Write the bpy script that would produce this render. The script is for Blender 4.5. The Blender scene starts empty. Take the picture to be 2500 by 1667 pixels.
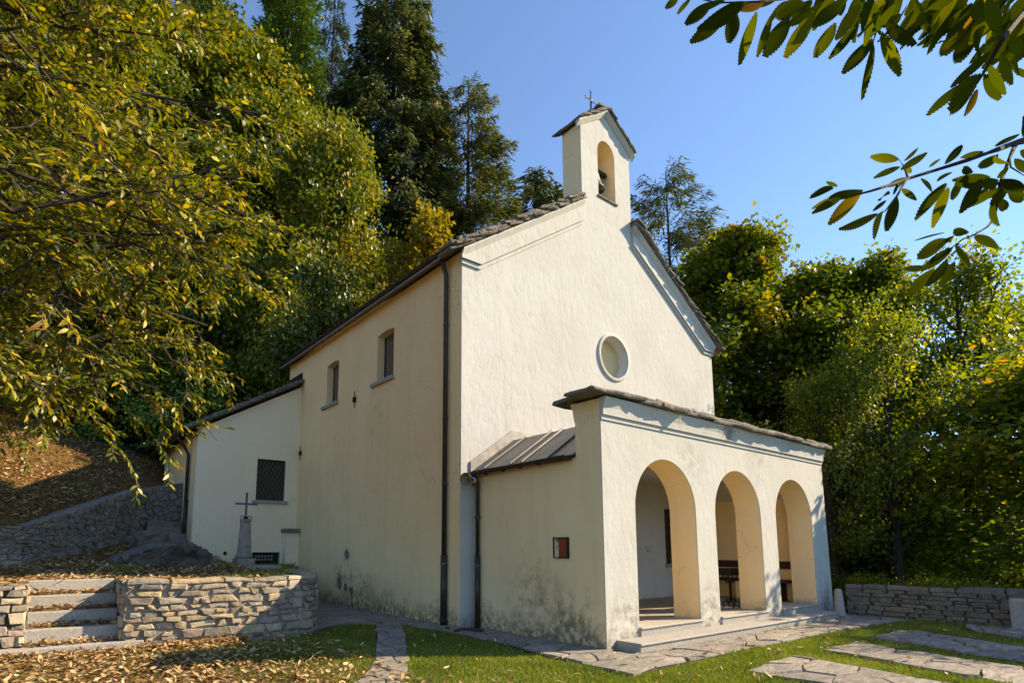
import bpy, math, random
import numpy as np
from mathutils import Vector, Matrix
from mathutils.geometry import tessellate_polygon

S = bpy.context.scene
COL = S.collection
random.seed(7)
RNG = np.random.default_rng(11)

# ------------------------------------------------------------------ camera
F_PX, PP = 1400.95, (1139.56, 1143.76)          # focal length and principal point in photo pixels
PIT, ROL, YAW = math.radians(7.7158), math.radians(0.1966), math.radians(37.2857)
CAM = Vector((-7.367, -6.037, 1.6))
_fw = Vector((math.sin(YAW)*math.cos(PIT), math.cos(YAW)*math.cos(PIT), math.sin(PIT)))
_r = Vector((math.cos(YAW), -math.sin(YAW), 0)); _u = _r.cross(_fw)
_r2 = _r*math.cos(ROL)+_u*math.sin(ROL); _u2 = _u*math.cos(ROL)-_r*math.sin(ROL)
cd = bpy.data.cameras.new('camera'); cam = bpy.data.objects.new('camera', cd); COL.objects.link(cam)
cd.sensor_width = 36; cd.sensor_fit = 'HORIZONTAL'; cd.lens = F_PX/2500*36
cd.shift_x = (1250-PP[0])/2500; cd.shift_y = (PP[1]-833.5)/2500
cd.clip_start = .05; cd.clip_end = 3000
M = Matrix((_r2, _u2, -_fw)).transposed().to_4x4(); M.translation = CAM
cam.matrix_world = M; S.camera = cam

def ray(x, y):                                    # direction of a photo pixel, unit depth along the axis
    return _fw + _r2*((x-PP[0])/F_PX) - _u2*((y-PP[1])/F_PX)
def at(x, y, depth):
    return CAM + ray(x, y)*depth

# ------------------------------------------------------------------ light
SUN = Vector((1, -.5, .74)).normalized()
sun_el = math.asin(SUN.z); sun_az = math.atan2(SUN.x, SUN.y)
w = bpy.data.worlds.new('World'); S.world = w; w.use_nodes = True
wn = w.node_tree; sky = wn.nodes.new('ShaderNodeTexSky'); sky.sky_type = 'NISHITA'
sky.sun_disc = False; sky.sun_elevation = sun_el; sky.sun_rotation = sun_az
sky.air_density = 1.0; sky.dust_density = 0; sky.ozone_density = 8.0; sky.altitude = 900
bg = wn.nodes['Background']; bg.inputs['Strength'].default_value = .12
wn.links.new(sky.outputs[0], bg.inputs['Color'])
sl = bpy.data.lights.new('sun', 'SUN'); sl.energy = 3.5; sl.angle = math.radians(.5); sl.color = (1, .91, .76)
so = bpy.data.objects.new('sun', sl); COL.objects.link(so); so.rotation_euler = SUN.to_track_quat('Z', 'Y').to_euler()
so.location = (30, -15, 30)
S.view_settings.view_transform = 'Standard'; S.view_settings.look = 'None'
S.view_settings.use_white_balance = True; S.view_settings.white_balance_temperature = 8300; S.view_settings.white_balance_tint = 11
S.view_settings.exposure = 1.5; S.view_settings.gamma = 1; S.view_settings.use_curve_mapping = False
S.cycles.max_bounces = 6; S.cycles.transparent_max_bounces = 8

# ------------------------------------------------------------------ helpers: objects
WL = {}
def tag(o, label=None, cat=None, group=None, kind=None):
    if label: o['label'] = label
    if cat: o['category'] = cat
    if group: o['group'] = group
    if kind: o['kind'] = kind
    return o
def thing(name, label, cat, loc=(0, 0, 0), group=None):
    o = bpy.data.objects.new(name, None); COL.objects.link(o); o.location = loc
    o.empty_display_size = .3
    WL[o.name] = Vector(loc); return tag(o, label, cat, group)
def raw_mesh(name, V, faces, mat=None, attr=None, smooth=False):
    """V (n,3) array, faces: list of index arrays (m,3) or (m,4)"""
    me = bpy.data.meshes.new(name)
    V = np.ascontiguousarray(V, dtype=np.float32)
    fs = [np.asarray(f, dtype=np.int32) for f in faces if len(f)]
    me.vertices.add(len(V)); me.vertices.foreach_set('co', V.ravel())
    loops = np.concatenate([f.ravel() for f in fs])
    tot = np.concatenate([np.full(len(f), f.shape[1], np.int32) for f in fs])
    st = np.concatenate([[0], np.cumsum(tot)[:-1]]).astype(np.int32)
    me.loops.add(len(loops)); me.loops.foreach_set('vertex_index', loops)
    me.polygons.add(len(tot)); me.polygons.foreach_set('loop_start', st); me.polygons.foreach_set('loop_total', tot)
    if smooth: me.polygons.foreach_set('use_smooth', np.ones(len(tot), bool))
    if attr is not None:
        a = me.attributes.new('rv', 'FLOAT', 'POINT'); a.data.foreach_set('value', np.asarray(attr, np.float32))
    me.update(calc_edges=True)
    if mat: me.materials.append(mat)
    return me
def obj(name, me, parent=None, loc=None):
    """link mesh whose vertices are relative to loc (world)"""
    o = bpy.data.objects.new(name, me); COL.objects.link(o)
    loc = Vector(loc if loc is not None else (0, 0, 0)); WL[o.name] = loc
    if parent: o.parent = parent; o.location = loc - WL[parent.name]
    else: o.location = loc
    return o
class MB:
    """collects boxes, tubes, polygons in world coordinates; build() links ONE mesh object with its origin at its own centre"""
    def __init__(s): s.v = []; s.f = []
    def add(s, vs, fs):
        b = len(s.v); s.v += [tuple(p) for p in vs]; s.f += [tuple(i+b for i in f) for f in fs]; return s
    def box(s, a, b, M=None):
        x0, y0, z0 = a; x1, y1, z1 = b
        p = [(x0,y0,z0),(x1,y0,z0),(x1,y1,z0),(x0,y1,z0),(x0,y0,z1),(x1,y0,z1),(x1,y1,z1),(x0,y1,z1)]
        if M is not None: p = [M @ Vector(q) for q in p]
        return s.add(p, [(0,3,2,1),(4,5,6,7),(0,1,5,4),(1,2,6,5),(2,3,7,6),(3,0,4,7)])
    def tube(s, pts, rad, n=8, cap=True):
        pts = [Vector(p) for p in pts]; rad = rad if hasattr(rad, '__len__') else [rad]*len(pts)
        vs = []; fs = []; ref = None
        for i, p in enumerate(pts):
            t = (pts[min(i+1, len(pts)-1)]-pts[max(i-1, 0)]).normalized()
            if ref is None: ref = t.orthogonal().normalized()
            ref = (ref - t*ref.dot(t)).normalized(); b = t.cross(ref)
            for k in range(n):
                a = 2*math.pi*k/n; vs.append(p+(ref*math.cos(a)+b*math.sin(a))*rad[i])
        for i in range(len(pts)-1):
            for k in range(n):
                k2 = (k+1) % n; fs.append((i*n+k, i*n+k2, (i+1)*n+k2, (i+1)*n+k))
        if cap: fs += [tuple(range(n))[::-1], tuple(range((len(pts)-1)*n, len(pts)*n))]
        return s.add(vs, fs)
    def lathe(s, prof, c, n=20, M=None):
        vs = []; fs = []
        for r, z in prof:
            for k in range(n):
                a = 2*math.pi*k/n; q = Vector((r*math.cos(a), r*math.sin(a), z))
                if M is not None: q = M @ q
                vs.append(q+Vector(c))
        for i in range(len(prof)-1):
            for k in range(n):
                k2 = (k+1) % n; fs.append((i*n+k, i*n+k2, (i+1)*n+k2, (i+1)*n+k))
        fs += [tuple(range(n))[::-1], tuple(range((len(prof)-1)*n, len(prof)*n))]
        return s.add(vs, fs)
    def plate(s, outer, holes, f3, w0, w1):
        """2D polygon with holes, extruded between w0 and w1; f3(u,v,w) -> world"""
        loops = [outer]+list(holes)
        tri = tessellate_polygon([[Vector((p[0], p[1], 0)) for p in L] for L in loops])
        flat = [p for L in loops for p in L]; n = len(flat)
        vs = [f3(u, v, w0) for u, v in flat]+[f3(u, v, w1) for u, v in flat]
        fs = [tuple(t) for t in tri]+[tuple(i+n for i in t)[::-1] for t in tri]
        k = 0
        for L in loops:
            m = len(L)
            for i in range(m):
                a, b = k+i, k+(i+1) % m; fs.append((a, b, b+n, a+n))
            k += m
        return s.add(vs, fs)
    def sweep(s, prof, path, f3, closed=True):
        """profile [(du,out)] swept along path [(u,v)]; f3(u, v, out); du lowers v"""
        n = len(prof); vs = [f3(u, v-d, o) for u, v in path for d, o in prof]; fs = []
        for i in range(len(path)-1):
            for k in range(n if closed else n-1):
                k2 = (k+1) % n; fs.append((i*n+k, i*n+k2, (i+1)*n+k2, (i+1)*n+k))
        fs += [tuple(range(n))[::-1], tuple(range((len(path)-1)*n, len(path)*n))]
        return s.add(vs, fs)
    def build(s, name, mat, parent=None, smooth=False, bevel=0):
        V = np.array([tuple(p) for p in s.v]); c = (V.min(0)+V.max(0))/2
        me = bpy.data.meshes.new(name); me.from_pydata((V-c).tolist(), [], s.f); 
        if smooth: me.polygons.foreach_set('use_smooth', np.ones(len(me.polygons), bool))
        me.update(); me.materials.append(mat)
        if bevel or smooth is False:
            import bmesh
            bm = bmesh.new(); bm.from_mesh(me); bmesh.ops.recalc_face_normals(bm, faces=bm.faces)
            if bevel: bmesh.ops.bevel(bm, geom=bm.edges[:], offset=bevel, segments=2, affect='EDGES', profile=.6, clamp_overlap=True)
            bm.to_mesh(me); bm.free()
        return obj(name, me, parent, c)

# ------------------------------------------------------------------ helpers: materials
def rgb(c): return (c[0], c[1], c[2], 1)
class NT:
    def __init__(s, name):
        s.m = bpy.data.materials.new(name); s.m.use_nodes = True; s.t = s.m.node_tree; s.t.nodes.clear()
        s.out = s.t.nodes.new('ShaderNodeOutputMaterial'); s._pos = None
    def n(s, typ, ins=None, **pr):
        o = s.t.nodes.new('ShaderNode'+typ)
        for k, v in pr.items(): setattr(o, k, v)
        for k, v in (ins or {}).items(): s.set(o.inputs[k], v)
        return o
    def set(s, sock, v):
        if hasattr(v, 'is_output') or isinstance(v, bpy.types.NodeSocket): s.t.links.new(v, sock)
        elif isinstance(v, tuple) and len(v) == 3 and sock.type == 'RGBA': sock.default_value = rgb(v)
        else: sock.default_value = v
    @property
    def pos(s):
        if s._pos is None: s._pos = s.n('NewGeometry').outputs['Position']
        return s._pos
    def vec(s, scale=(1, 1, 1), src=None, rot=(0, 0, 0)):
        return s.n('Mapping', {'Vector': src or s.pos, 'Scale': scale, 'Rotation': rot}).outputs[0]
    def noise(s, scale, detail=4, rough=.55, vec=None, dist=0, out='Fac'):
        return s.n('TexNoise', {'Vector': vec or s.pos, 'Scale': scale, 'Detail': detail, 'Roughness': rough, 'Distortion': dist}).outputs[out]
    def ramp(s, fac, stops, interp='LINEAR'):
        r = s.n('ValToRGB', {'Fac': fac}); cr = r.color_ramp; cr.interpolation = interp
        while len(cr.elements) > 1: cr.elements.remove(cr.elements[-1])
        for i, (p, c) in enumerate(stops):
            e = cr.elements[0] if i == 0 else cr.elements.new(p)
            e.position = p; e.color = rgb(c) if hasattr(c, '__len__') else (c, c, c, 1)
        return r.outputs[0]
    def mix(s, fac, a, b, mode='MIX'):
        o = s.n('Mix', data_type='RGBA', blend_type=mode)
        s.set(o.inputs[0], fac); s.set(o.inputs[6], a); s.set(o.inputs[7], b); return o.outputs[2]
    def math(s, op, a, b=0.0, clamp=False):
        o = s.n('Math', operation=op, use_clamp=clamp); s.set(o.inputs[0], a); s.set(o.inputs[1], b); return o.outputs[0]
    def sep(s, v=None): return s.n('SeparateXYZ', {0: v or s.pos}).outputs
    def bump(s, h, strength=.4, dist=.02, normal=None):
        i = {'Height': h, 'Strength': strength, 'Distance': dist}
        if normal: i['Normal'] = normal
        return s.n('Bump', i).outputs[0]
    def fin(s, color, rough=.8, normal=None, metal=0, spec=.3):
        b = s.n('BsdfPrincipled', {'Base Color': color, 'Roughness': rough, 'Metallic': metal, 'Specular IOR Level': spec})
        if normal: s.set(b.inputs['Normal'], normal)
        s.t.links.new(b.outputs[0], s.out.inputs[0]); return s.m

def plaster(name, c, c2, bump=.5, grime=.5, gz=.55, streak=.5, stains=()):
    t = NT(name); big = t.noise(.7, 5, .6); fine = t.noise(22, 4, .6)
    col = t.mix(t.ramp(big, [(.35, 0), (.7, 1)]), c, c2)
    st = t.noise(1.2, 4, .6, vec=t.vec((3.2, 3.2, .22)))
    col = t.mix(t.math('MULTIPLY', t.ramp(st, [(.5, 0), (.75, 1)]), streak*.35), col, tuple(x*.72 for x in c))
    x, y, z = t.sep()
    # grime at the foot of the wall, with an uneven, flaking edge
    gn = t.noise(1.6, 3, .55); g2 = t.noise(9, 5, .68)
    lim = t.math('MULTIPLY', t.math('ADD', t.math('MULTIPLY', gn, 1.5), -.15), gz*1.4)
    zz = t.math('DIVIDE', z, t.math('MAXIMUM', lim, .05))
    m = t.math('SUBTRACT', 1.25, zz, True)
    m = t.math('MULTIPLY', m, t.ramp(g2, [(.36, 0), (.56, 1)]))
    m = t.math('MULTIPLY', m, grime, True)
    col = t.mix(m, col, t.mix(t.noise(5, 3), (.12, .09, .05), (.26, .205, .135)))
    cv = t.n('TexVoronoi', {'Vector': t.n('VectorMath', {0: t.vec((1, 1, .7)), 1: t.n('VectorMath', {0: t.noise(2.5, 4, .6, out='Color'), 1: (.55, .55, .55)}, operation='MULTIPLY').outputs[0]}, operation='ADD').outputs[0], 'Scale': .8}, feature='DISTANCE_TO_EDGE').outputs['Distance']
    ck = t.math('MULTIPLY', t.ramp(cv, [(.0, 1), (.006, 0)]), t.ramp(t.noise(.9, 3), [(.52, 0), (.62, .55)]))
    col = t.mix(ck, col, tuple(q*.35 for q in c))
    for (cx, cy, cz, rr, amt) in stains:
        d = t.n('VectorMath', {0: t.pos, 1: (cx, cy, cz)}, operation='DISTANCE').outputs['Value']
        k = t.math('SUBTRACT', 1.0, t.math('DIVIDE', d, rr), True)
        k = t.math('MULTIPLY', t.ramp(k, [(.0, 0), (.8, 1)]), t.ramp(t.noise(4.5, 8, .72, dist=.3), [(.44, 0), (.62, 1)]))
        col = t.mix(t.math('MULTIPLY', k, amt, True), col, (.15, .12, .075))
    a = t.ramp(t.noise(5.2, 5, .6, vec=t.vec((1.3, 1.3, .85), rot=(0, .5, 0)), dist=.15), [(.30, .0), (.46, .6), (.55, .8), (1, 1)])
    b = t.noise(11, 3, .5, dist=.7)
    h = t.math('ADD', t.math('MULTIPLY', a, 1.0), t.math('ADD', t.math('MULTIPLY', b, .3), t.math('MULTIPLY', fine, .08)))
    return t.fin(col, .92, t.bump(h, bump, .05), spec=.1)

def stone_mat(name, stops, bump=.6, scale=1.0, spot=.5, lich=.25):
    t = NT(name); r = t.n('ObjectInfo').outputs['Random']
    base = t.ramp(r, stops)
    tc = t.n('TexCoord').outputs['Object']
    off = t.n('VectorMath', {0: tc, 1: t.n('CombineXYZ', {0: t.math('MULTIPLY', r, 37.0)}).outputs[0]}, operation='ADD').outputs[0]
    n1 = t.noise(9*scale, 6, .65, vec=off); n2 = t.noise(45*scale, 3, .6, vec=off)
    c = t.mix(t.ramp(n1, [(.3, 0), (.72, 1)]), t.mix(spot, base, (.05, .045, .04)), t.mix(.16, base, (.62, .56, .46)))
    c = t.mix(t.math('MULTIPLY', t.ramp(n2, [(.55, 0), (.7, 1)]), lich), c, (.5, .47, .38))
    h = t.math('ADD', n1, t.math('MULTIPLY', n2, .35))
    return t.fin(c, .9, t.bump(h, bump, .03), spec=.15)

def leaf_mat(name, stops, trans=.38, src='attr', rough=.5, tint=(1.25, 1.2, .55), spec=.35, veins=0):
    t = NT(name)
    f = t.n('Attribute', attribute_name='rv').outputs['Fac'] if src == 'attr' else t.n('ObjectInfo').outputs['Random']
    c = t.ramp(f, stops)
    if veins:
        v = t.n('TexWave', {'Vector': t.n('TexCoord').outputs['Object'], 'Scale': veins, 'Distortion': 1.0, 'Detail': 1}, wave_type='BANDS', bands_direction='X').outputs['Fac']
        c = t.mix(t.math('MULTIPLY', v, .35), c, t.mix(.5, c, (.01, .02, .002)))
    b = t.n('BsdfPrincipled', {'Base Color': c, 'Roughness': rough, 'Specular IOR Level': spec})
    tr = t.n('BsdfTranslucent', {'Color': t.mix(1.0, c, tint, 'MULTIPLY')})
    ms = t.n('MixShader', {0: trans, 1: b.outputs[0], 2: tr.outputs[0]})
    t.t.links.new(ms.outputs[0], t.out.inputs[0]); return t.m

def flat_mat(name, c, rough=.6, metal=0, var=.25, scale=8, bump=.1, spec=.4):
    t = NT(name); n = t.noise(scale, 5, .6)
    col = t.mix(t.ramp(n, [(.3, 0), (.75, 1)]), tuple(x*(1-var) for x in c), tuple(min(1, x*(1+var)) for x in c))
    return t.fin(col, rough, t.bump(n, bump, .02), metal, spec)

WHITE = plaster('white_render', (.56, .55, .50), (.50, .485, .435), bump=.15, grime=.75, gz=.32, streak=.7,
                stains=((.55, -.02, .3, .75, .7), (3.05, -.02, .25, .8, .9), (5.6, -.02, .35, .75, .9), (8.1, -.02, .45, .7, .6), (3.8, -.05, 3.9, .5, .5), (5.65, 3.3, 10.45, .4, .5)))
FLATW = plaster('smooth_white_render', (.56, .55, .495), (.50, .485, .43), bump=.13, grime=.75, gz=.32, streak=.6,
                stains=((.55, -.02, .3, .75, .7), (3.05, -.02, .25, .8, .9), (5.6, -.02, .35, .75, .9), (8.1, -.02, .45, .7, .6), (2.6, -.02, 3.3, .6, .35), (3.9, -.05, 3.95, .35, .9), (5.2, 0, 3.5, .7, .3)))
CREAM_BOUNCE = plaster('cream_bounce_render', (.93, .69, .37), (.87, .62, .32), bump=.16, grime=.85, gz=.48, streak=.8,  # warm bounce light on the shaded walls is mixed into this cream
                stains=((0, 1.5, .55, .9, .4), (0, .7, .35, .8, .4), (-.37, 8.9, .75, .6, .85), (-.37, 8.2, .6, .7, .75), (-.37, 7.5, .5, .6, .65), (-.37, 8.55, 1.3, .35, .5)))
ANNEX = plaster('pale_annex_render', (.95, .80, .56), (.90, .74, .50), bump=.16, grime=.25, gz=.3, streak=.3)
CREAM_BOUNCE2 = plaster('pale_cream_bounce_render', (.92, .71, .41), (.86, .64, .36), bump=.12, grime=.85, gz=.5, streak=.8, stains=((0, 1.6, .6, .95, .6), (0, .7, .35, .8, .6), (3.6, .3, 12.0, .6, .3), (3.6, .3, 11.0, .5, .4)))  # paler copy for reveals and gable sides, bounce light put into its colour too
PATCH = flat_mat('bare_wall_patch', (.22, .19, .145), .95, var=.4, scale=14, bump=.6, spec=.1)
MORTAR = flat_mat('lime_mortar', (.26, .225, .175), .95, var=.35, scale=14, bump=.5, spec=.1)
MORTAR_D = flat_mat('dark_joint', (.07, .06, .05), .95, var=.3, scale=14, bump=.5, spec=.1)
STONE = stone_mat('rubble_stone', [(0, (.36, .28, .17)), (.16, (.58, .43, .23)), (.3, (.27, .24, .20)), (.44, (.66, .53, .35)), (.58, (.19, .165, .14)), (.7, (.52, .36, .26)), (.84, (.45, .40, .32)), (1, (.30, .22, .14))], .8)
STONE_G = stone_mat('grey_rubble_stone', [(0, (.19, .165, .13)), (.25, (.29, .25, .19)), (.45, (.14, .125, .105)), (.6, (.33, .24, .16)), (.8, (.22, .195, .165)), (1, (.38, .33, .26))], .8)
STONE_P = stone_mat('parapet_stone', [(0, (.13, .105, .075)), (.3, (.19, .15, .10)), (.5, (.11, .10, .08)), (.75, (.21, .16, .11)), (1, (.16, .14, .11))], .8)
SLATE = stone_mat('stone_roof_slate', [(0, (.12, .10, .085)), (.35, (.20, .17, .14)), (.7, (.09, .078, .066)), (1, (.26, .23, .19))], .9, lich=.4)
GRANITE = stone_mat('granite_step', [(0, (.36, .34, .31)), (1, (.42, .39, .35))], .35, scale=3, spot=.35, lich=.1)
ROCK = flat_mat('grey_boulder', (.13, .115, .095), .95, var=.5, scale=4, bump=.9, spec=.1)
def flag_material():
    t = NT('riven_flagstone'); r = t.n('ObjectInfo').outputs['Random']
    base = t.ramp(r, [(0, (.26, .23, .195)), (.4, (.35, .31, .265)), (.7, (.29, .255, .21)), (1, (.39, .345, .29))])
    v = t.vec((1.2, 4.2, 1), rot=(0, 0, .35))
    n = t.noise(2.6, 7, .68, vec=v, dist=.8); n2 = t.noise(30, 4, .6)
    c = t.mix(t.ramp(n, [(.36, 0), (.58, 1)]), t.mix(.6, base, (.07, .055, .04)), base)
    c = t.mix(t.math('MULTIPLY', t.ramp(n2, [(.5, 0), (.8, 1)]), .3), c, (.12, .10, .08))
    return t.fin(c, .85, t.bump(t.math('ADD', n, t.math('MULTIPLY', n2, .12)), .9, .035), spec=.2)
FLAG = flag_material()
ZINC = flat_mat('weathered_zinc', (.15, .135, .12), .42, .35, var=.35, scale=3, bump=.05, spec=.5)
ZINC_L = flat_mat('grey_flashing', (.30, .28, .25), .5, .35, var=.3, scale=6, bump=.08)
COPPER = flat_mat('brown_gutter_metal', (.055, .042, .032), .45, .3, var=.3, scale=6, bump=.05)
IRON = flat_mat('black_iron', (.018, .017, .017), .5, .4, var=.3, scale=20, bump=.1)
IRON_G = flat_mat('grey_iron', (.10, .10, .11), .5, .5, var=.3, scale=20, bump=.1)
WOOD = flat_mat('dark_stained_wood', (.045, .018, .010), .55, var=.4, scale=12, bump=.1)
GLASS = flat_mat('dark_window_glass', (.10, .085, .065), .15, var=.15, scale=2, bump=0, spec=.6)
PANE = flat_mat('brown_window_pane', (.13, .105, .075), .6, var=.12, scale=3, bump=.02, spec=.2)
DARK = flat_mat('dark_opening', (.02, .018, .016), .8, var=.3, scale=5, bump=.05)
BRONZE = flat_mat('weathered_bronze', (.10, .105, .085), .5, .6, var=.35, scale=9, bump=.1)
FLOOR = flat_mat('porch_stone_floor', (.30, .26, .21), .85, var=.3, scale=5, bump=.3)
BARK = flat_mat('bark', (.055, .042, .032), .95, var=.5, scale=14, bump=.8, spec=.1)
BARK_G = flat_mat('grey_bark', (.10, .09, .078), .95, var=.5, scale=10, bump=.8, spec=.1)
# ------------------------------------------------------------------ terrain heights
def smooth(a, b, x):
    t = np.clip((x-a)/(b-a), 0, 1); return t*t*(3-2*t)
def wob(x, y): return .012*np.sin(1.7*x+.6*y)+.010*np.sin(2.3*y-1.1*x+1)
def h_ground(x, y):
    x = np.asarray(x, float); y = np.asarray(y, float)
    d = np.hypot(x, y)
    yard = np.where(x > 9.5, -np.minimum((x-9.5)*.42, 15), 0)
    yard = yard - np.minimum(np.maximum(-9-y, 0)*.05, 6)
    far = 45*smooth(220, 900, d)*(1+.35*np.sin(np.arctan2(y, x)*7))
    return yard+wob(x, y)*(d < 30)+far-.035
AX, AY, BX, BY = -7.45, 8.5, -4.8, 14.0
def wall_td(x, y):
    L = math.hypot(BX-AX, BY-AY); tx, ty = (BX-AX)/L, (BY-AY)/L
    t = (x-AX)*tx+(y-AY)*ty; d = (x-AX)*(-ty)+(y-AY)*tx
    return t, d
def h_terrace(x, y):
    return .985+np.minimum(np.maximum(-3.0-x, 0), .55)*np.clip((y-6.5)/5.9, 0, 1.25)
def h_hill(x, y):
    x = np.asarray(x, float); y = np.asarray(y, float)
    t, d = wall_td(x, y)
    hill = 2.0+.22*t+.38*d+.2*np.maximum(y-24, 0)
    up = ((d > .15) & (x > AX)) | ((x <= AX) & (y > AY+.2)) | (y > 14.3)
    lim = np.where(up, hill, h_terrace(x, y))
    taper = smooth(9, 20, x)
    bump = .06*np.sin(1.3*x+.4*y)*np.sin(.9*y-.5*x)
    return lim*(1-taper)-6*taper+bump*up+.02*np.sin(3*x)*np.sin(2.6*y)
def in_poly(x, y, P):
    x = np.asarray(x, float); y = np.asarray(y, float); r = np.zeros(x.shape, bool); n = len(P)
    for i in range(n):
        (x0, y0), (x1, y1) = P[i], P[(i+1) % n]
        c = (y0 > y) != (y1 > y)
        with np.errstate(divide='ignore', invalid='ignore'):
            r ^= c & (x < (x1-x0)*(y-y0)/((y1-y0) if y1 != y0 else 1e-9)+x0)
    return r
def grid_sheet(name, xs, ys, hf, mat, mask=None):
    X, Y = np.meshgrid(xs, ys); Z = hf(X, Y); nx, ny = len(xs), len(ys)
    V = np.stack([X, Y, Z], -1).reshape(-1, 3)
    i, j = np.meshgrid(np.arange(nx-1), np.arange(ny-1)); a = (j*nx+i).ravel()
    Q = np.stack([a, a+1, a+nx+1, a+nx], 1)
    if mask is not None:
        c = V[Q].mean(1); Q = Q[mask(c[:, 0], c[:, 1])]
    return obj(name, raw_mesh(name, V, [Q], mat, smooth=True))
def ax(fine, lo, hi, step, ext):
    a = list(np.arange(lo, hi+1e-6, step)); g = step; x = hi
    while x < ext: g *= 1.35; x += g; a.append(x)
    g = step; x = lo
    while x > -ext: g *= 1.35; x -= g; a.insert(0, x)
    return np.array(a)
def ground_material():
    t = NT('lawn_and_soil'); x, y, z = t.sep()
    n = t.noise(1.3, 6, .65); n2 = t.noise(24, 5, .7)
    green = t.mix(n2, (.04, .07, .012), (.10, .14, .028))
    soil = t.mix(n2, (.06, .04, .02), (.16, .11, .05))
    k = t.math('ADD', t.math('MULTIPLY', t.math('SUBTRACT', -3.0, x), .8), t.math('MULTIPLY', n, 1.2))
    col = t.mix(t.ramp(k, [(.35, 0), (1.0, 1)]), green, soil)
    far = t.n('VectorMath', {0: t.pos}, operation='LENGTH').outputs['Value']
    col = t.mix(t.ramp(t.math('DIVIDE', far, 120.0), [(.2, 0), (1, 1)]), col, (.03, .045, .02))
    return t.fin(col, .95, t.bump(n2, .6, .04), spec=.1)
def litter_material():
    t = NT('leaf_litter_ground'); n = t.noise(1.1, 5, .6); n2 = t.noise(17, 5, .75, dist=.5)
    lit = t.ramp(n2, [(.25, (.05, .028, .012)), (.5, (.16, .085, .032)), (.62, (.26, .15, .06)), (.8, (.36, .24, .11))])
    gr = t.mix(n2, (.025, .04, .01), (.06, .09, .02))
    x, y, z = t.sep()
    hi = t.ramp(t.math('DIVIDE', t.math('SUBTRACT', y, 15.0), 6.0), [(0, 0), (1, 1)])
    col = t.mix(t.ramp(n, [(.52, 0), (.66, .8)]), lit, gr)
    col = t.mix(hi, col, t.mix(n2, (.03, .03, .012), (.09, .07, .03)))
    return t.fin(col, .95, t.bump(n2, .8, .06), spec=.1)
g = grid_sheet('ground', ax(0, -12, 24, .5, 1500), ax(0, -12, 16, .5, 1500), h_ground, ground_material())
tag(g, 'short lawn and bare ground around the chapel', 'ground', kind='structure')
TERR_EDGE = [(-60, 5.0), (-7.3, 5.0), (-7.3, 5.98), (-6.02, 5.98), (-6.02, 4.9), (-4.3, 4.8), (-3.4, 4.83), (-2.9, 5.1), (-2.65, 5.5), (-2.6, 6), (-2.35, 7.2), (-1.7, 9.4), (-.6, 11.7), (-.6, 14.0), (30, 14.0), (30, 120), (-60, 120)]
xs = np.concatenate([np.linspace(-60, -13, 30), np.arange(-12.8, 0, .16), np.arange(0.2, 30, .8)])
ys = np.concatenate([np.arange(4.9, 18, .16), np.linspace(18.3, 120, 80)])
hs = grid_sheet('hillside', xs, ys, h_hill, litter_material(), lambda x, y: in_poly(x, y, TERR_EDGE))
tag(hs, 'terrace and steep hillside covered with brown fallen leaves', 'hillside', kind='structure')

# ------------------------------------------------------------------ the chapel
CH = thing('chapel', 'white rendered stone chapel with bell gable, arched porch and low annex', 'chapel', (4.63, 3.35, 0))
FY = 3.35
fac = lambda u, v, w: (u, FY+w, v)
side = lambda u, v, w: (-.37+w, u, v)
ann = lambda u, v, w: (u, 12.40+w, v)
por = lambda u, v, w: (u, w, v)
def rect(a, b, c, d): return [(a, c), (b, c), (b, d), (a, d)]
def segarch(y0, y1, z0, z1, rise, n=8):
    L = [(y0, z0), (y1, z0)]
    for i in range(n+1):
        k = i/n; L.append((y1+(y0-y1)*k, z1-rise+rise*math.sin(math.pi*k)))
    return L
def circ(cx, cz, r, n=40): return [(cx+r*math.cos(2*math.pi*i/n), cz+r*math.sin(2*math.pi*i/n)) for i in range(n)]
WX0, WX1 = 6.69, 7.42
m = MB().plate([(-.37, -.1), (9.63, -.1), (9.63, 7.93), (5.67, 10.60), (3.59, 10.60), (-.37, 7.93)],
               [circ(4.69, 6.6, .57), rect(WX0, WX1, 1.15, 2.67)], fac, 0, .02)
m.box((WX0-.05, FY+.2, 1.1), (WX1+.05, FY+.22, 2.7))
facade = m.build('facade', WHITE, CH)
m = MB().lathe([(.57, -.32), (.57, .045), (.59, .04), (.64, .04), (.655, .025), (.655, -.005), (.57, -.32)], (4.69, FY, 6.6), 48, Matrix.Rotation(math.radians(90), 4, 'X'))
m.f = m.f[:-2]
oc = m.build('oculus', WHITE, CH, smooth=True)
MB().lathe([(.0, 0), (.575, 0), (.575, .02), (0, .02)], (4.69, FY+.31, 6.6), 40, Matrix.Rotation(math.radians(90), 4, 'X')).build('blind_disc', flat_mat('shaded_beige_render', (.66, .52, .30), .95, var=.12, scale=2, spec=.1), oc)  # disc colour carries the shade of its recess
WIN = [(6.22, 7.08), (9.47, 10.31)]
m = MB().plate(rect(FY+.02, 13.6, -.1, 7.95), [segarch(a, b, 5.86, 7.16, .05) for a, b in WIN], side, 0, .42)
m.box((9.2, FY+.021, -.1), (9.625, 13.6, 7.95)); m.plate([(.06, -.1), (9.19, -.1), (9.19, 8), (4.63, 11.1), (.06, 8)], [], lambda u, v, w: (u, 13.2+w, v), 0, .39)
nave = m.build('nave_wall', CREAM_BOUNCE, CH)
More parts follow.
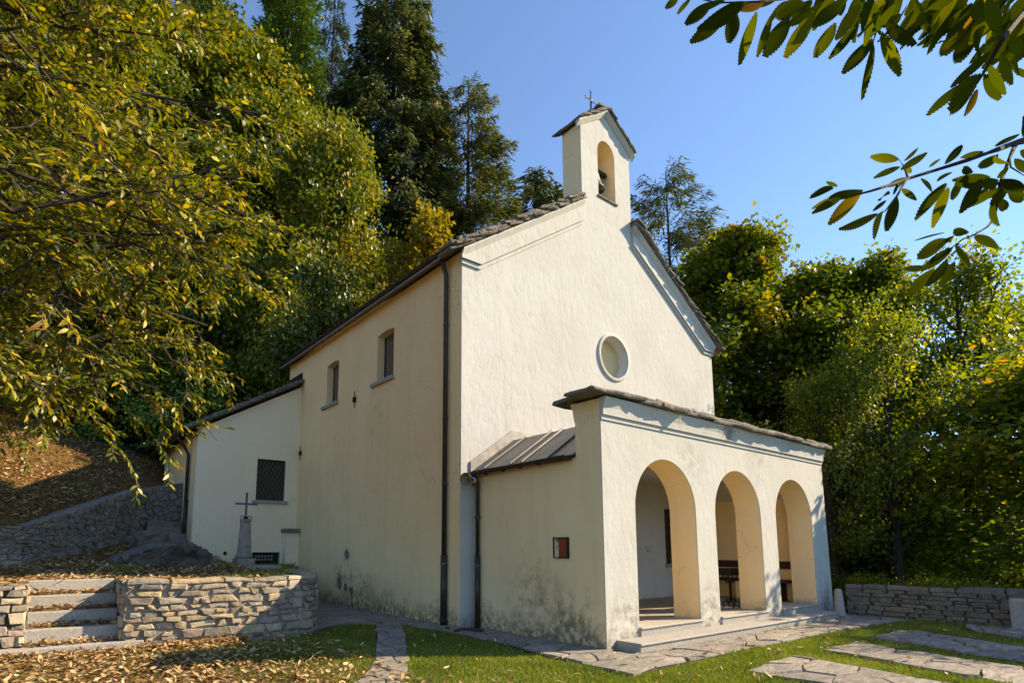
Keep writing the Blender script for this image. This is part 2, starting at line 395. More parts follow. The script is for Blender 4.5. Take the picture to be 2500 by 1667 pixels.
for a, b in WIN:
    wdw = MB().box((-.16, a, 5.86), (-.13, a+.05, 7.2)).box((-.16, b-.05, 5.86), (-.13, b, 7.2)).box((-.162, a+.05, 5.86), (-.128, b-.05, 5.91)).build('window', IRON, CH)
    MB().box((-.148, a+.05, 5.91), (-.14, b-.05, 7.2)).build('pane', GLASS, wdw)
    MB().box((-.45, a-.06, 5.76), (-.13, b+.24, 5.858)).build('sill', GRANITE, wdw, bevel=.012)
for (y, z) in ((8.3, 5.64), (12.2, 4.62)):
    MB().tube([(-.40, y, z-.22), (-.41, y, z+.25)], .012, 6).box((-.44, y-.05, z-.06), (-.37, y+.05, z+.08)).build('wall_anchor', IRON, CH)
# broken patches where rubble shows through the render
def poly_blob(cx, cy, r, rng, n=9, ex=1.0): return [(cx+ex*r*(.75+.5*rng.random())*math.cos(2*math.pi*i/n), cy+r*(.75+.5*rng.random())*math.sin(2*math.pi*i/n)) for i in range(n)]
RR = random.Random(5)
for (y, z, r) in ((8.55, 1.36, .14), (8.95, .62, .17), (8.55, .50, .12), (8.2, .42, .13)):
    MB().plate(poly_blob(y, z, r, RR), [], side, -.004, .0).build('bare_stone_patch', PATCH, CH)

# eave and rake cornices on the gable
SL = .677
def roofline(u): return 8.0+SL*(min(u, 9.26-u)+.37)     # soffit height along the facade
for s in (0, 1):
    mir = (lambda u: u) if s == 0 else (lambda u: 9.26-u)
    f = lambda u, v, o, mir=mir: (mir(u), FY-o, v)
    pl = lambda u, v, w, mir=mir: (mir(u), FY-w, v)
    m = MB()
    P = [(-.37, 7.74), (.12, 7.74), (3.585, 7.74+SL*3.465)]
    m.plate([(-.39, 7.76), (.12, 7.76), (3.585, 7.76+SL*3.465), (3.585, roofline(3.585)), (-.39, roofline(-.39))], [], pl, -.01, .055)
    m.sweep([(0, -.02), (0, .04), (.09, .04), (.09, -.02)], [(-.40, 7.75), (.12, 7.75), (3.588, 7.75+SL*3.468)], f)
    m.sweep([(0, -.02), (0, .085), (.03, .085), (.03, -.02)], [(-.42, 7.79), (.115, 7.79), (3.588, 7.79+SL*3.472)], f)
    m.sweep([(.02, .05), (.02, .15), (.06, .145), (.12, .10), (.18, .06)], [(-.42, 8.0-.02), (3.588, roofline(3.588)+.02)], f)
    m.build('rake_cornice', WHITE, CH)

# roof: boards under, stone slates in courses above
m = MB()
for s in (-1, 1):
    L = 5.35; ang = math.atan(SL)
    for i in range(27):
        a = i*.2; b = a+.26
        def P(d, y, t): return (4.63+s*(5.28-d*math.cos(ang)), y, 7.76+d*math.sin(ang)+t)
        lift = .10
        q = [P(a, 3.42, lift), P(b, 3.42, lift-.03), P(b, 13.8, lift-.03), P(a, 13.8, lift)]
        q2 = [(p[0], p[1], p[2]+.05) for p in q]
        m.add(q+q2, [(0, 1, 2, 3), (4, 5, 6, 7), (0, 1, 5, 4), (1, 2, 6, 5), (2, 3, 7, 6), (3, 0, 4, 7)])
roof = m.build('roof', SLATE, CH)
tag(roof, 'steep roof of grey brown stone slates')
def slate_mesh(L, W, T, rng, n=4):
    """rough split slab, origin at its centre, L along x, W along y"""
    pts = []
    for (x0, y0), (x1, y1) in (((-1, -1), (1, -1)), ((1, -1), (1, 1)), ((1, 1), (-1, 1)), ((-1, 1), (-1, -1))):
        for k in range(2):
            u = k/2; pts.append(((x0+(x1-x0)*u)*L/2+rng.uniform(-.06, .06)*L, (y0+(y1-y0)*u)*W/2+rng.uniform(-.06, .06)*W))
    top = [(x*.94, y*.94, T/2+rng.uniform(-.15, .15)*T) for x, y in pts]; mid = [(x, y, rng.uniform(-.2, .2)*T) for x, y in pts]; bot = [(x*.97, y*.97, -T/2) for x, y in pts]
    n = len(pts); V = top+mid+bot; F = [tuple(range(n)), tuple(range(2*n, 3*n))[::-1]]
    for i in range(n):
        j = (i+1) % n; F += [(i, n+i, n+j, j), (n+i, 2*n+i, 2*n+j, n+j)]
    me = bpy.data.meshes.new('slate'); me.from_pydata(V, [], F); me.update(); me.materials.append(SLATE); return me
SLM = [slate_mesh(.42, .52, .048, RR) for _ in range(9)]
def place_slate(parent, loc, rot, scale=(1, 1, 1), pool=SLM):
    o = obj('slate', RR.choice(pool), parent, loc); o.rotation_euler = rot; o.scale = scale; return o
ang = math.atan(SL)
for s in (-1, 1):
    for lay in range(3):
        for i in range(26):
            d = .06+i*.195+.1*(lay % 2)
            if d > 4.98: continue
            x = 4.63+s*(5.30-d*math.cos(ang)); z = 7.83+d*math.sin(ang)+.04+.05*lay
            if abs(x-4.63) < 1.2: continue
            jit = RR.uniform(-.04, .04)
            place_slate(roof, (x, FY+.07+jit-.02*lay, z), (RR.uniform(-.04, .04), s*(ang-.16)+RR.uniform(-.05, .05), RR.uniform(-.08, .08)), (RR.uniform(.85, 1.1), RR.uniform(.9, 1.1), RR.uniform(.9, 1.5)))

# gutters and downpipes
def halfpipe(m, p0, p1, r):
    p0, p1 = Vector(p0), Vector(p1); n = 8; t = (p1-p0).normalized(); sx = t.cross(Vector((0, 0, 1))).normalized(); vs = []; fs = []
    for p in (p0, p1):
        for rr in (r, r*.86):
            for k in range(n+1):
                a = math.pi*(1+k/n); vs.append(p+sx*math.cos(a)*rr+Vector((0, 0, 1))*math.sin(a)*rr)
    N = n+1
    for k in range(n): fs += [(k, k+1, 2*N+k+1, 2*N+k), (N+k, 3*N+k, 3*N+k+1, N+k+1), (k, N+k, N+k+1, k+1), (2*N+k, 2*N+k+1, 3*N+k+1, 3*N+k)]
    for k in (0, n): fs.append((k, 2*N+k, 3*N+k, N+k))
    return m.add(vs, fs)
def ring(m, c, r, w, t=.012, a0=math.pi, a1=2*math.pi):
    c = Vector(c); pts = [c+Vector((math.cos(a0+(a1-a0)*k/10)*r, 0, math.sin(a0+(a1-a0)*k/10)*r)) for k in range(11)]
    return m.tube(pts, t, 6)
gut = halfpipe(MB(), (-.53, 3.12, 8.10), (-.53, 13.78, 8.06), .095)
gut = MB.build(gut.tube([(-.53, 3.115, 8.075), (-.53, 3.13, 8.075)], .07, 10), 'gutter', COPPER, CH)
for i in range(16):
    y = 3.75+i*.66; ring(MB(), (-.53, y, 8.10-.002*i), .112, .03, .016).box((-.44, y-.015, 8.04), (-.36, y+.015, 8.10)).build('gutter_bracket', COPPER, gut)
dp = MB().tube([(-.53, 3.86, 8.02), (-.53, 3.86, 7.86), (-.50, 3.84, 7.72), (-.455, 3.82, 7.56), (-.45, 3.82, 7.3), (-.45, 3.82, 1.42)], .052, 12).tube([(-.45, 3.82, 1.43), (-.45, 3.82, .0)], .068, 12).build('downpipe', COPPER, CH, smooth=True)
for z in (6.4, 4.3, 2.9, 1.25, .12):
    MB().tube([(-.45, 3.82, z-.02), (-.45, 3.82, z+.02)], .062 if z > 1.4 else .076, 12).build('pipe_clamp', IRON_G if z == 1.25 else COPPER, dp)

# bell gable
TX0, TX1 = 3.59, 5.67
op = [(4.27, 11.12), (5.00, 11.12)]+[(4.635+.365*math.cos(math.pi*k/14), 12.44+.42*math.sin(math.pi*k/14)) for k in range(15)]
m = MB().plate([(TX0, 10.601), (TX1, 10.601), (TX1, 12.98), (4.63, 13.72), (TX0, 12.98)], [op], fac, .02, .66)
bell_gable = m.build('bell_gable', CREAM_BOUNCE2, CH)
MB().plate([(TX0, 10.601), (TX1, 10.601), (TX1, 12.98), (4.63, 13.72), (TX0, 12.98)], [op], fac, 0, .02).build('gable_face', WHITE, bell_gable)
m = MB()
for s in (-1, 1):
    f = lambda u, v, o, s=s: (4.63+s*u, FY-o, v)
    m.sweep([(0, -.02), (0, .12), (.05, .115), (.10, .07), (.15, .03), (.17, -.02)], [(1.20, 12.93), (0, 13.76)], f)
m.build('gable_cornice', WHITE, bell_gable)
MB().box((4.24, FY-.04, 11.06), (5.06, FY+.7, 11.125)).build('bell_sill', SLATE, bell_gable, bevel=.01)
for s in (-1, 1):
    an = math.atan(.71)
    for lay in range(2):
        for i in range(6):
            d = .02+i*.19+lay*.08
            for yy in (FY+.02, FY+.36, FY+.66):
                x = 4.63+s*(1.07-d*math.cos(an)); z = 12.95+d*math.sin(an)+.10+lay*.03
                place_slate(bell_gable, (x, yy+RR.uniform(-.03, .03), z), (RR.uniform(-.05, .05), s*(an-.12)+RR.uniform(-.06, .06), RR.uniform(-.1, .1)), (.8, .75, RR.uniform(.8, 1.3)))
for i in range(3):
    place_slate(bell_gable, (4.63+RR.uniform(-.03, .03), FY+.08+.27*i, 13.90), (RR.uniform(-.06, .06), RR.uniform(-.06, .06), RR.uniform(-.2, .2)), (1.2, .62, 1.4))
m = MB().tube([(4.42, FY+.3, 13.88), (4.42, FY+.3, 14.52)], .016, 6).tube([(4.20, FY+.3, 14.24), (4.64, FY+.3, 14.24)], .014, 6)
for (x, z) in ((4.42, 14.52), (4.20, 14.24), (4.64, 14.24)):
    for k in range(5):
        a = 2*math.pi*k/5; m.tube([(x, FY+.3, z), (x+.045*math.cos(a), FY+.3, z+.045*math.sin(a))], .009, 5)
for k in range(7):
    z = 13.93+.045*k; m.tube([(4.42-.045, FY+.3, z), (4.42, FY+.3+.02*(-1)**k, z+.02), (4.42+.045, FY+.3, z)], .008, 5)
for sx in (-1, 1):
    for sz in (-1, 1): m.tube([(4.42, FY+.3, 14.24), (4.42+sx*.07, FY+.3, 14.24+sz*.07)], .008, 5)
m.build('roof_cross', IRON, CH)

# zinc covered roof of the porch, with flashing against the facade
def zin(u, v, w): return (u, w, v)
zp = [(-.10, 3.16), (1.07, 3.95), (8.66, 3.95), (8.66, 3.92), (1.08, 3.92), (-.09, 3.13)]
m = MB().plate(zp, [], zin, .56, FY-.003)
zr = m.build('zinc_roof', ZINC, CH)
for y in (2.93, 2.15, 1.83, 1.12):
    MB().sweep([(-.035, -.014), (-.035, .014), (.0, .02), (.0, -.02)], [(-.10, 3.165), (1.07, 3.955), (8.6, 3.955)], lambda u, v, o, y=y: (u, y+o, v)).build('standing_seam', ZINC, zr)
m = MB().plate([(-.14, 3.10), (.0, 3.22), (1.08, 3.95), (8.6, 3.95), (8.6, 4.15), (1.02, 4.15), (-.14, 3.36)], [], fac, -.035, -.002)
m.build('flashing', ZINC_L, zr)
MB().box((-.12, .57, 3.07), (-.09, FY-.01, 3.15)).build('fascia', WOOD, zr)
pg = halfpipe(MB(), (-.17, .60, 3.15), (-.17, 3.36, 3.10), .07); pg = MB.build(pg, 'porch_gutter', COPPER, CH)
for i in range(6): ring(MB(), (-.17, .78+i*.5, 3.15-.009*i), .085, .03, .016).build('gutter_bracket', COPPER, pg)
d2 = MB().tube([(-.15, 3.2, 3.06), (-.12, 3.19, 2.98), (-.07, 3.18, 2.9), (-.07, 3.18, 1.42)], .042, 12).tube([(-.07, 3.18, 1.43), (-.07, 3.18, 0)], .055, 12).build('downpipe', COPPER, CH, smooth=True)
for z in (2.2, 1.22): MB().tube([(-.07, 3.18, z-.02), (-.07, 3.18, z+.02)], .06, 12).build('pipe_clamp', IRON_G if z < 2 else COPPER, d2)

# porch
ARC = [(.84, 2.70), (3.385, 5.225), (5.915, 7.76)]
def arch(a, b):
    c = (a+b)/2; r = (b-a)/2
    return [(a, .235), (b, .235)]+[(c+r*math.cos(math.pi*k/28), 2.27+.91*math.sin(math.pi*k/28)) for k in range(29)]
PO = [(0, -.1), (8.62, -.1), (8.56, 4.05), (0, 4.05)]
MB().plate(PO, [arch(a, b) for a, b in ARC], por, 0, .02).build('porch_front', FLATW, CH)
m = MB().plate(PO, [arch(a, b) for a, b in ARC], por, .02, .56)
m.box((.0, .56, -.1), (.34, FY-.001, 3.12)); m.box((8.24, .56, -.1), (8.56, FY-.001, 3.9))
porch = m.build('porch_wall', CREAM_BOUNCE2, CH)
MB().plate([(.33, 2.95), (.9, 3.3), (7.8, 3.3), (8.25, 2.86), (8.25, 3.4), (.33, 3.4)], [], por, .55, FY).build('porch_ceiling', FLATW, porch)
MB().box((.3, .002, 0), (8.3, FY, .262)).build('porch_floor', FLOOR, porch)
prof = [(0, -.01), (0, .12), (.03, .12), (.09, .09), (.17, .065), (.27, .055), (.29, .055), (.295, .022), (.37, .022), (.375, -.01)]
MB().sweep(prof, [(-.002, 4.06), (8.565, 4.06)], lambda u, v, o: (u, -o, v)).build('porch_cornice', FLATW, porch)
MB().sweep([(0, -.01), (0, .10), (.03, .10), (.12, .05), (.3, .02), (.38, -.01)], [(-.002, 4.06), (8.565, 4.06)], lambda u, v, o: (u, .56+o, v)).build('porch_cornice', CREAM_BOUNCE, porch)
LSM = [slate_mesh(.72, .62, .055, RR) for _ in range(8)]
for lay in range(3):
    n = 15
    for i in range(n):
        x = -.02+i*.608+RR.uniform(-.07, .07)+.2*(lay % 2)
        if lay == 0: y, z, tl = .10, 4.105, -.02
        elif lay == 1: y, z, tl = .66, 4.13, -.10
        else: y, z, tl = .12, 4.165, -.05
        place_slate(porch, (x, y+RR.uniform(-.04, .03), z+RR.uniform(-.02, .02)), (tl+RR.uniform(-.03, .03), RR.uniform(-.03, .03), RR.uniform(-.06, .06)), (1, 1.0 if lay != 2 else .75, RR.uniform(.9, 1.5)), LSM)
place_slate(porch, (6.0, .15, 4.27), (0, 1.3, .3), (.2, .2, .8), LSM)
def nosing(m, x0, x1, y0, y1, z0, z1):
    prof = [(y1, z0), (y1, z1), (y0+.0, z1), (y0-.018, z1-.008), (y0-.025, z1-.022), (y0-.018, z1-.036), (y0, z1-.044), (y0, z0)]
    n = len(prof); vs = [(x, y, z) for x in (x0, x1) for y, z in prof]
    fs = [(k, (k+1) % n, n+(k+1) % n, n+k) for k in range(n)]+[tuple(range(n))[::-1], tuple(range(n, 2*n))]
    return m.add(vs, fs)
for x0, x1 in ((.24, 1.36), (1.364, 2.22), (2.224, 3.9), (3.904, 5.3), (5.304, 6.5), (6.504, 7.72)):
    nosing(MB(), x0, x1, -.45, .05, -.05, .135).build('lower_step', GRANITE, CH)
for a, b in ARC: nosing(MB(), a+.003, b-.003, -.03, .5, .1, .285).build('upper_step', GRANITE, CH)

# lattice windows
def lattice(x0, x1, z0, z1, y, st, r=.011):
    m = MB(); 
    for s in (-1, 1):
        c = -2.5
        while c < 2.5+z1-z0:
            # line x = xc + s*k*(z)
            pts = []
            for k in range(0, 41):
                z = z0+(z1-z0)*k/40; x = (x0+x1)/2+s*((z-z0)*.62-c)
                if x0 <= x <= x1: pts.append((x, y+.004*s, z))
            if len(pts) > 1: m.tube([pts[0], pts[-1]], r, 5)
            c += st
    m.tube([(x0, y, z0), (x1, y, z0), (x1, y, z1), (x0, y, z1), (x0, y, z0)], .014, 6); return m
pw = MB().box((WX0, FY+.16, 1.15), (WX1, FY+.19, 2.67)).build('porch_window', PANE, CH)
lattice(WX0+.02, WX1-.02, 1.17, 2.65, FY+.06, .15).build('grille', IRON, pw)
MB().box((WX0-.06, FY-.05, 1.05), (WX1+.06, FY+.2, 1.148)).build('sill', GRANITE, pw, bevel=.01)

# annex
AP = [(-3.5, .6), (-.37, .6), (-.37, 6.93), (-3.5, 5.10)]
m = MB().plate(AP, [rect(-1.71, -.80, 3.045, 4.36), rect(-1.73, -.85, .95, 1.40), circ(-2.53, 1.37, .062, 14)], ann, 0, .16)
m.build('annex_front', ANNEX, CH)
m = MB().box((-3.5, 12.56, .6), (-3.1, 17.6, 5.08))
an_ = m.build('annex_wall', CREAM_BOUNCE, CH)
MB().box((-3.1, 12.75, .7), (-.38, 12.8, 4.9)).build('annex_inside', DARK, an_)
aw = MB().box((-1.71, 12.50, 3.045), (-.80, 12.52, 4.36)).build('annex_window', PANE, CH)
lattice(-1.69, -.82, 3.06, 4.34, 12.44, .135, .009).build('grille', IRON, aw)
m = MB()
for k in range(9): m.box((-.835, 12.405, 3.1+.14*k), (-.815, 12.44, 3.16+.14*k))
m.build('shutter_hinge', ZINC_L, aw)
MB().box((-1.81, 12.33, 2.94), (-.70, 12.5, 3.04)).build('sill', GRANITE, aw, bevel=.012)
cw = MB().box((-1.73, 12.54, .95), (-.85, 12.56, 1.4)).build('cellar_opening', DARK, CH)
m = MB()
for k in range(6): m.box((-1.60+.1*k, 12.46, 1.17), (-1.575+.1*k, 12.49, 1.28))
m.box((-1.62, 12.465, 1.27), (-1.05, 12.485, 1.30)).box((-1.62, 12.465, 1.15), (-1.05, 12.485, 1.18)).build('vent_grate', ZINC_L, cw)
mb_ = MB().box((-.80, 12.06, .5), (-.373, 12.395, 2.03)).build('buttress', ANNEX, CH)
RC = random.Random(3)
o = obj('cap_stone', slate_mesh(.62, .5, .11, RC), mb_, (-.57, 12.2, 2.085))
m = MB().plate([(-3.86, 4.98), (-.372, 7.02), (-.372, 7.10), (-3.86, 5.06)], [], lambda u, v, w: (u, 12.45+w, v), 0, 5.3)
ar = m.build('annex_roof', SLATE, CH)
ASM = [slate_mesh(.34, .5, .05, RC) for _ in range(6)]
aa = math.atan(.585)
for lay in range(2):
    for i in range(22):
        d = .05+i*.182+lay*.09
        x = -3.88+d*math.cos(aa); z = 4.99+d*math.sin(aa)+.075+.03*lay
        if x > -.45: continue
        place_slate(ar, (x, 12.42+RC.uniform(-.03, .03), z), (RC.uniform(-.04, .04), -(aa-.2)+RC.uniform(-.04, .04), RC.uniform(-.06, .06)), (1, 1, RC.uniform(.9, 1.3)), ASM)
MB().box((-.40, 12.35, 7.05), (-.375, 13.55, 7.42)).build('wall_flashing', COPPER, ar)
ag = halfpipe(MB(), (-3.92, 12.2, 5.02), (-3.92, 17.7, 4.96), .085).build('annex_gutter', COPPER, CH)
MB().tube([(-3.9, 13.2, 4.95), (-3.88, 13.2, 4.84), (-3.7, 13.2, 4.62), (-3.58, 13.2, 4.4), (-3.56, 13.2, 1.5)], .05, 10).tube([(-3.56, 13.2, 3.0), (-3.56, 13.2, 1.4)], .062, 10).build('downpipe', COPPER, CH, smooth=True)
# ------------------------------------------------------------------ rubble walls, stone by stone
def clip_half(P, a, b, c):                              # keep a*x+b*y<=c
    out = []; n = len(P)
    for i in range(n):
        p, q = P[i], P[(i+1) % n]; dp = a*p[0]+b*p[1]-c; dq = a*q[0]+b*q[1]-c
        if dp <= 0: out.append(p)
        if (dp < 0 < dq) or (dq < 0 < dp):
            k = dp/(dp-dq); out.append((p[0]+(q[0]-p[0])*k, p[1]+(q[1]-p[1])*k))
    return out
def voronoi(pts, box, asp=1.0):
    A = np.array(pts); cells = []
    for i, p in enumerate(pts):
        d = np.hypot(A[:, 0]-p[0], (A[:, 1]-p[1])*asp); P = list(box)
        for j in np.argsort(d)[1:22]:
            q = pts[j]; a = q[0]-p[0]; b = (q[1]-p[1])*asp*asp
            c = a*(p[0]+q[0])/2+b*(p[1]+q[1])/2; P = clip_half(P, a, b, c)
            if len(P) < 3: break
        cells.append(P)
    return cells
def area(P): return .5*sum(P[i][0]*P[(i+1) % len(P)][1]-P[(i+1) % len(P)][0]*P[i][1] for i in range(len(P)))
def piece(name, P, f3, d, gap, rng, mat, parent, top=.84, soften=True, back=-.04):
    """one stone from a 2D polygon: sides, chamfer and an uneven face; f3(u,v,w)"""
    Q = []
    for i, p in enumerate(P):                            # drop tiny edges
        q = P[(i+1) % len(P)]
        if math.hypot(p[0]-q[0], p[1]-q[1]) > .025: Q.append(p)
    if len(Q) < 3: return None
    if soften:
        R_ = []
        for i in range(len(Q)):
            p, q = Q[i], Q[(i+1) % len(Q)]; c = rng.uniform(.10, .22)
            R_ += [(p[0]+(q[0]-p[0])*c, p[1]+(q[1]-p[1])*c), (q[0]+(p[0]-q[0])*c, q[1]+(p[1]-q[1])*c)]
        Q = R_ if len(Q) < 7 else Q
    cu = sum(p[0] for p in Q)/len(Q); cv = sum(p[1] for p in Q)/len(Q)
    rad = max(.02, min(math.hypot(p[0]-cu, p[1]-cv) for p in Q)); s = max(.55, 1-gap/rad)
    n = len(Q); V = []
    tu, tv = rng.uniform(-.25, .25), rng.uniform(-.25, .25)
    for sc, w in ((s, back), (s, d*.45), (s*top, d)):
        for (u, v) in Q:
            du, dv = (u-cu)*sc, (v-cv)*sc
            V.append(f3(cu+du, cv+dv, w+(w > 0)*(tu*du+tv*dv)*d*3+(w > 0)*rng.uniform(-.12, .12)*d))
    V.append(f3(cu, cv, d*rng.uniform(.95, 1.25)))
    F = []
    for i in range(n):
        j = (i+1) % n; F += [(i, j, n+j, n+i), (n+i, n+j, 2*n+j, 2*n+i), (2*n+i, 2*n+j, 3*n)]
    V = np.array([tuple(p) for p in V]); c = V.mean(0)
    me = bpy.data.meshes.new(name); me.from_pydata((V-c).tolist(), [], F); me.update(); me.materials.append(mat)
    import bmesh
    bm = bmesh.new(); bm.from_mesh(me); bmesh.ops.recalc_face_normals(bm, faces=bm.faces)
    bm.to_mesh(me); bm.free()
    return obj(name, me, parent, c)
class Path:
    def __init__(s, pts):
        s.p = [Vector((x, y)) for x, y in pts]; s.l = [0]
        for a, b in zip(s.p, s.p[1:]): s.l.append(s.l[-1]+(b-a).length)
    def at(s, u):
        u = min(max(u, 0), s.l[-1]-1e-6); i = max(k for k in range(len(s.l)-1) if s.l[k] <= u)
        t = (s.p[i+1]-s.p[i]).normalized(); q = s.p[i]+t*(u-s.l[i]); return q, Vector((t.y, -t.x))
    def smooth_n(s, u, e=.12):
        n = s.at(u-e)[1]+s.at(u+e)[1]; return s.at(u)[0], n.normalized()
def wall(th, path, base, top, mat, core, su, sv, depth, gap, u0, u1, rng, thick=.38, cope=0, rows=False, jit=1.0, soft=False):
    P = Path(path)
    def f3(u, v, w):
        q, n = P.smooth_n(u); q = q+n*w; return Vector((q.x, q.y, base(u)+(top(u)-cope-base(u))*v))
    # mortar core
    us = np.linspace(0, P.l[-1], max(3, int(P.l[-1]/.12))); vs = []; fs = []
    for u in us:
        q, n = P.smooth_n(u)
        for w, z in ((0, base(u)-.15), (0, top(u)-cope-.005), (-thick, top(u)-cope-.005), (-thick, base(u)-.15)):
            vs.append((q.x+n.x*w, q.y+n.y*w, z))
    for i in range(len(us)-1):
        for k in range(4): fs.append((i*4+k, i*4+(k+1) % 4, i*4+4+(k+1) % 4, i*4+4+k))
    fs += [(0, 1, 2, 3), tuple(range(len(vs)-4, len(vs)))[::-1]]
    MB().add(vs, fs).build('mortar_core', core, th)
    hm = sum(top(u0+(u1-u0)*k/8)-cope-base(u0+(u1-u0)*k/8) for k in range(9))/9
    box = [(u0, 0), (u1, 0), (u1, 1), (u0, 1)]; n = 0
    if rows:
        v = 0.0
        while v < .985:
            h = min(rng.uniform(.6, 1.5)*sv/hm, 1-v)
            if 1-v-h < .5*sv/hm: h = 1-v
            u = u0-rng.uniform(0, su)
            while u < u1:
                L = rng.uniform(.5, 1.9)*su; a, b = max(u, u0), min(u+L, u1)
                if b-a > .06:
                    if h*hm > 1.15*sv and L < 1.0*su and rng.random() < .6:
                        k = rng.uniform(.35, .65); parts = [(v, v+h*k), (v+h*k, v+h)]
                    else: parts = [(v, v+h)]
                    for (c, d) in parts:
                        e = lambda: jit*rng.uniform(-.012, .012)/hm
                        f = lambda: jit*rng.uniform(-.03, .03)
                        piece('stone', [(a+f(), c+e()), ((a+b)/2, c+e()), (b+f(), c+e()), (b+f(), d+e()), ((a+b)/2+f(), d+e()), (a+f(), d+e())], (f3 if not soft else f3), depth*rng.uniform(.5, 1.5), gap*rng.uniform(.4, 2), rng, mat, th, top=.93 if not soft else rng.uniform(.85, .94), soften=False); n += 1
                u += L
            v += h
    else:
        pts = []; nv = max(2, round(hm/sv))
        for j in range(nv):
            k = rng.uniform(.7, 1.5); nu = max(1, round((u1-u0)/(su*k)))
            for i in range(nu):
                pts.append((u0+(i+.5+rng.uniform(-.42, .42)+.5*(j % 2))*(u1-u0)/nu, (j+.5+rng.uniform(-.36, .36))/nv))
        extra = [(rng.uniform(u0, u1), rng.random()) for _ in range(int(len(pts)*.45))]
        pts += extra
        for C in voronoi(pts, box, asp=hm*1.7):
            if len(C) < 3 or area(C)*hm < .0016: continue
            # gap measured in metres: scale v
            C2 = [(u, v*hm) for u, v in C]
            piece('stone', C2, lambda u, v, w: f3(u, v/hm, w), depth*rng.uniform(.4, 1.6), gap*rng.uniform(.4, 2.2), rng, mat, th, top=rng.uniform(.84, .93)); n += 1
    if cope:
        u = u0
        while u < u1:
            L = rng.uniform(.3, .85); b = min(u+L, u1)
            if b-u > .08:
                zt = rng.uniform(-.022, .012)
                def fc(uu, v, w):
                    q, nn = P.smooth_n(uu); q = q+nn*v; return Vector((q.x, q.y, top(uu)-cope+w))
                j = lambda: rng.uniform(-.02, .02)
                piece('coping_stone', [(u+.008, .045+j()), ((u+b)/2, .05+j()), (b-.008, .045+j()), (b-.008, -thick+j()), ((u+b)/2, -thick+j()), (u+.008, -thick+j())], fc, cope+zt, .004, rng, mat, th, top=.95, soften=False, back=0); n += 1
            u = b
    return n
W1 = random.Random(21)
TW = thing('terrace_wall', 'rounded rubble stone retaining wall with flat coping below the iron cross', 'stone wall', (-4.3, 4.7, 0))
TP = [(-6.02, 4.78), (-5.2, 4.70), (-4.3, 4.64), (-3.7, 4.63), (-3.4, 4.67), (-3.1, 4.77), (-2.85, 4.93), (-2.65, 5.17), (-2.53, 5.45), (-2.48, 5.8), (-2.42, 6.3), (-2.2, 7.2), (-1.6, 9.3), (-.5, 11.7)]
wall(TW, TP, lambda u: -.04, lambda u: 1.045+.012*math.sin(5*u), STONE, MORTAR, .27, .13, .05, .009, 0.0, 5.6, W1, cope=.07, rows=True, jit=2.1, soft=True)
wall(TW, [(-6.02, 6.05), (-6.02, 4.785)], lambda u: -.04, lambda u: 1.04, STONE, MORTAR, .27, .17, .03, .007, 0.0, 1.26, W1, cope=.07)
UW = thing('upper_retaining_wall', 'grey rubble retaining wall climbing the leafy slope in shade', 'stone wall', (-6.2, 11, 1.2))
UP = [(-12, 8.25), (-7.45, 8.5), (-6.9, 9.5), (-6.2, 10.95), (-5.5, 12.5), (-4.85, 13.75), (-4.3, 14.02), (-3.3, 14.08)]
Lw = Path(UP).l
def ub(u): return 1.13 if u < Lw[1]-.3 else 1.13+(u-Lw[1]+.3)*.095
def ut(u): return 1.97 if u < Lw[1] else 1.97+(u-Lw[1])*.225
wall(UW, UP, ub, ut, STONE_G, MORTAR, .25, .17, .05, .005, Lw[1]-1.3, Lw[-1], W1, thick=.28)
LW = thing('stair_side_wall', 'low rubble wall ending at the left side of the leafy stone steps', 'stone wall', (-8, 5, 0))
wall(LW, [(-12, 4.98), (-7.31, 4.98), (-7.30, 5.6)], lambda u: -.04, lambda u: 1.0, STONE, MORTAR_D, .24, .13, .05, .008, 3.9, 5.25, W1, cope=.06, rows=True)
PW = thing('parapet_wall', 'low coursed stone parapet wall with rounded coping at the right edge', 'stone wall', (8.9, -2, 0))
PP_ = [(8.80, .3), (8.74, -.25), (9.08, -3.4), (9.3, -6.5)]
# path runs away from the chapel; outward normal must face the yard (-X)
wall(PW, PP_[::-1][:3], lambda u: -.05, lambda u: .72, STONE_P, MORTAR_D, .30, .085, .035, .005, 1.9, 6.27, W1, cope=.085, rows=True, thick=.42) if False else None
wall(PW, [(8.74, -.25), (9.08, -3.4), (9.3, -6.5)], lambda u: -.05, lambda u: .72, STONE_P, MORTAR_D, .30, .085, .035, .005, 0, 4.4, W1, cope=.085, rows=True, thick=.42)

# ------------------------------------------------------------------ stone steps up to the terrace
ST = thing('stone_stairs', 'five granite block steps strewn with brown leaves up to terrace', 'steps', (-6.65, 5.2, 0))
for i, (x0, x1, y0, z0, z1) in enumerate(((-7.75, -5.72, 4.70, -.08, .095), (-7.29, -5.96, 5.0, .0, .33), (-7.26, -6.05, 5.32, .2, .56), (-7.27, -6.05, 5.64, .4, .79), (-7.36, -6.05, 5.96, .6, 1.02))):
    MB().box((x0, y0, z0), (x1, y0+.42, z1)).build('step', GRANITE, ST, bevel=.018)
AS = thing('annex_steps', 'dark mossy stone steps climbing beside the left wall of annex', 'steps', (-3.9, 12.9, 1.4))
for i in range(5): MB().box((-4.7+.05*i, 12.45+.3*i, 1.2), (-3.52, 12.95+.3*i, 1.58+.19*i)).build('step', STONE_G, AS, bevel=.03)

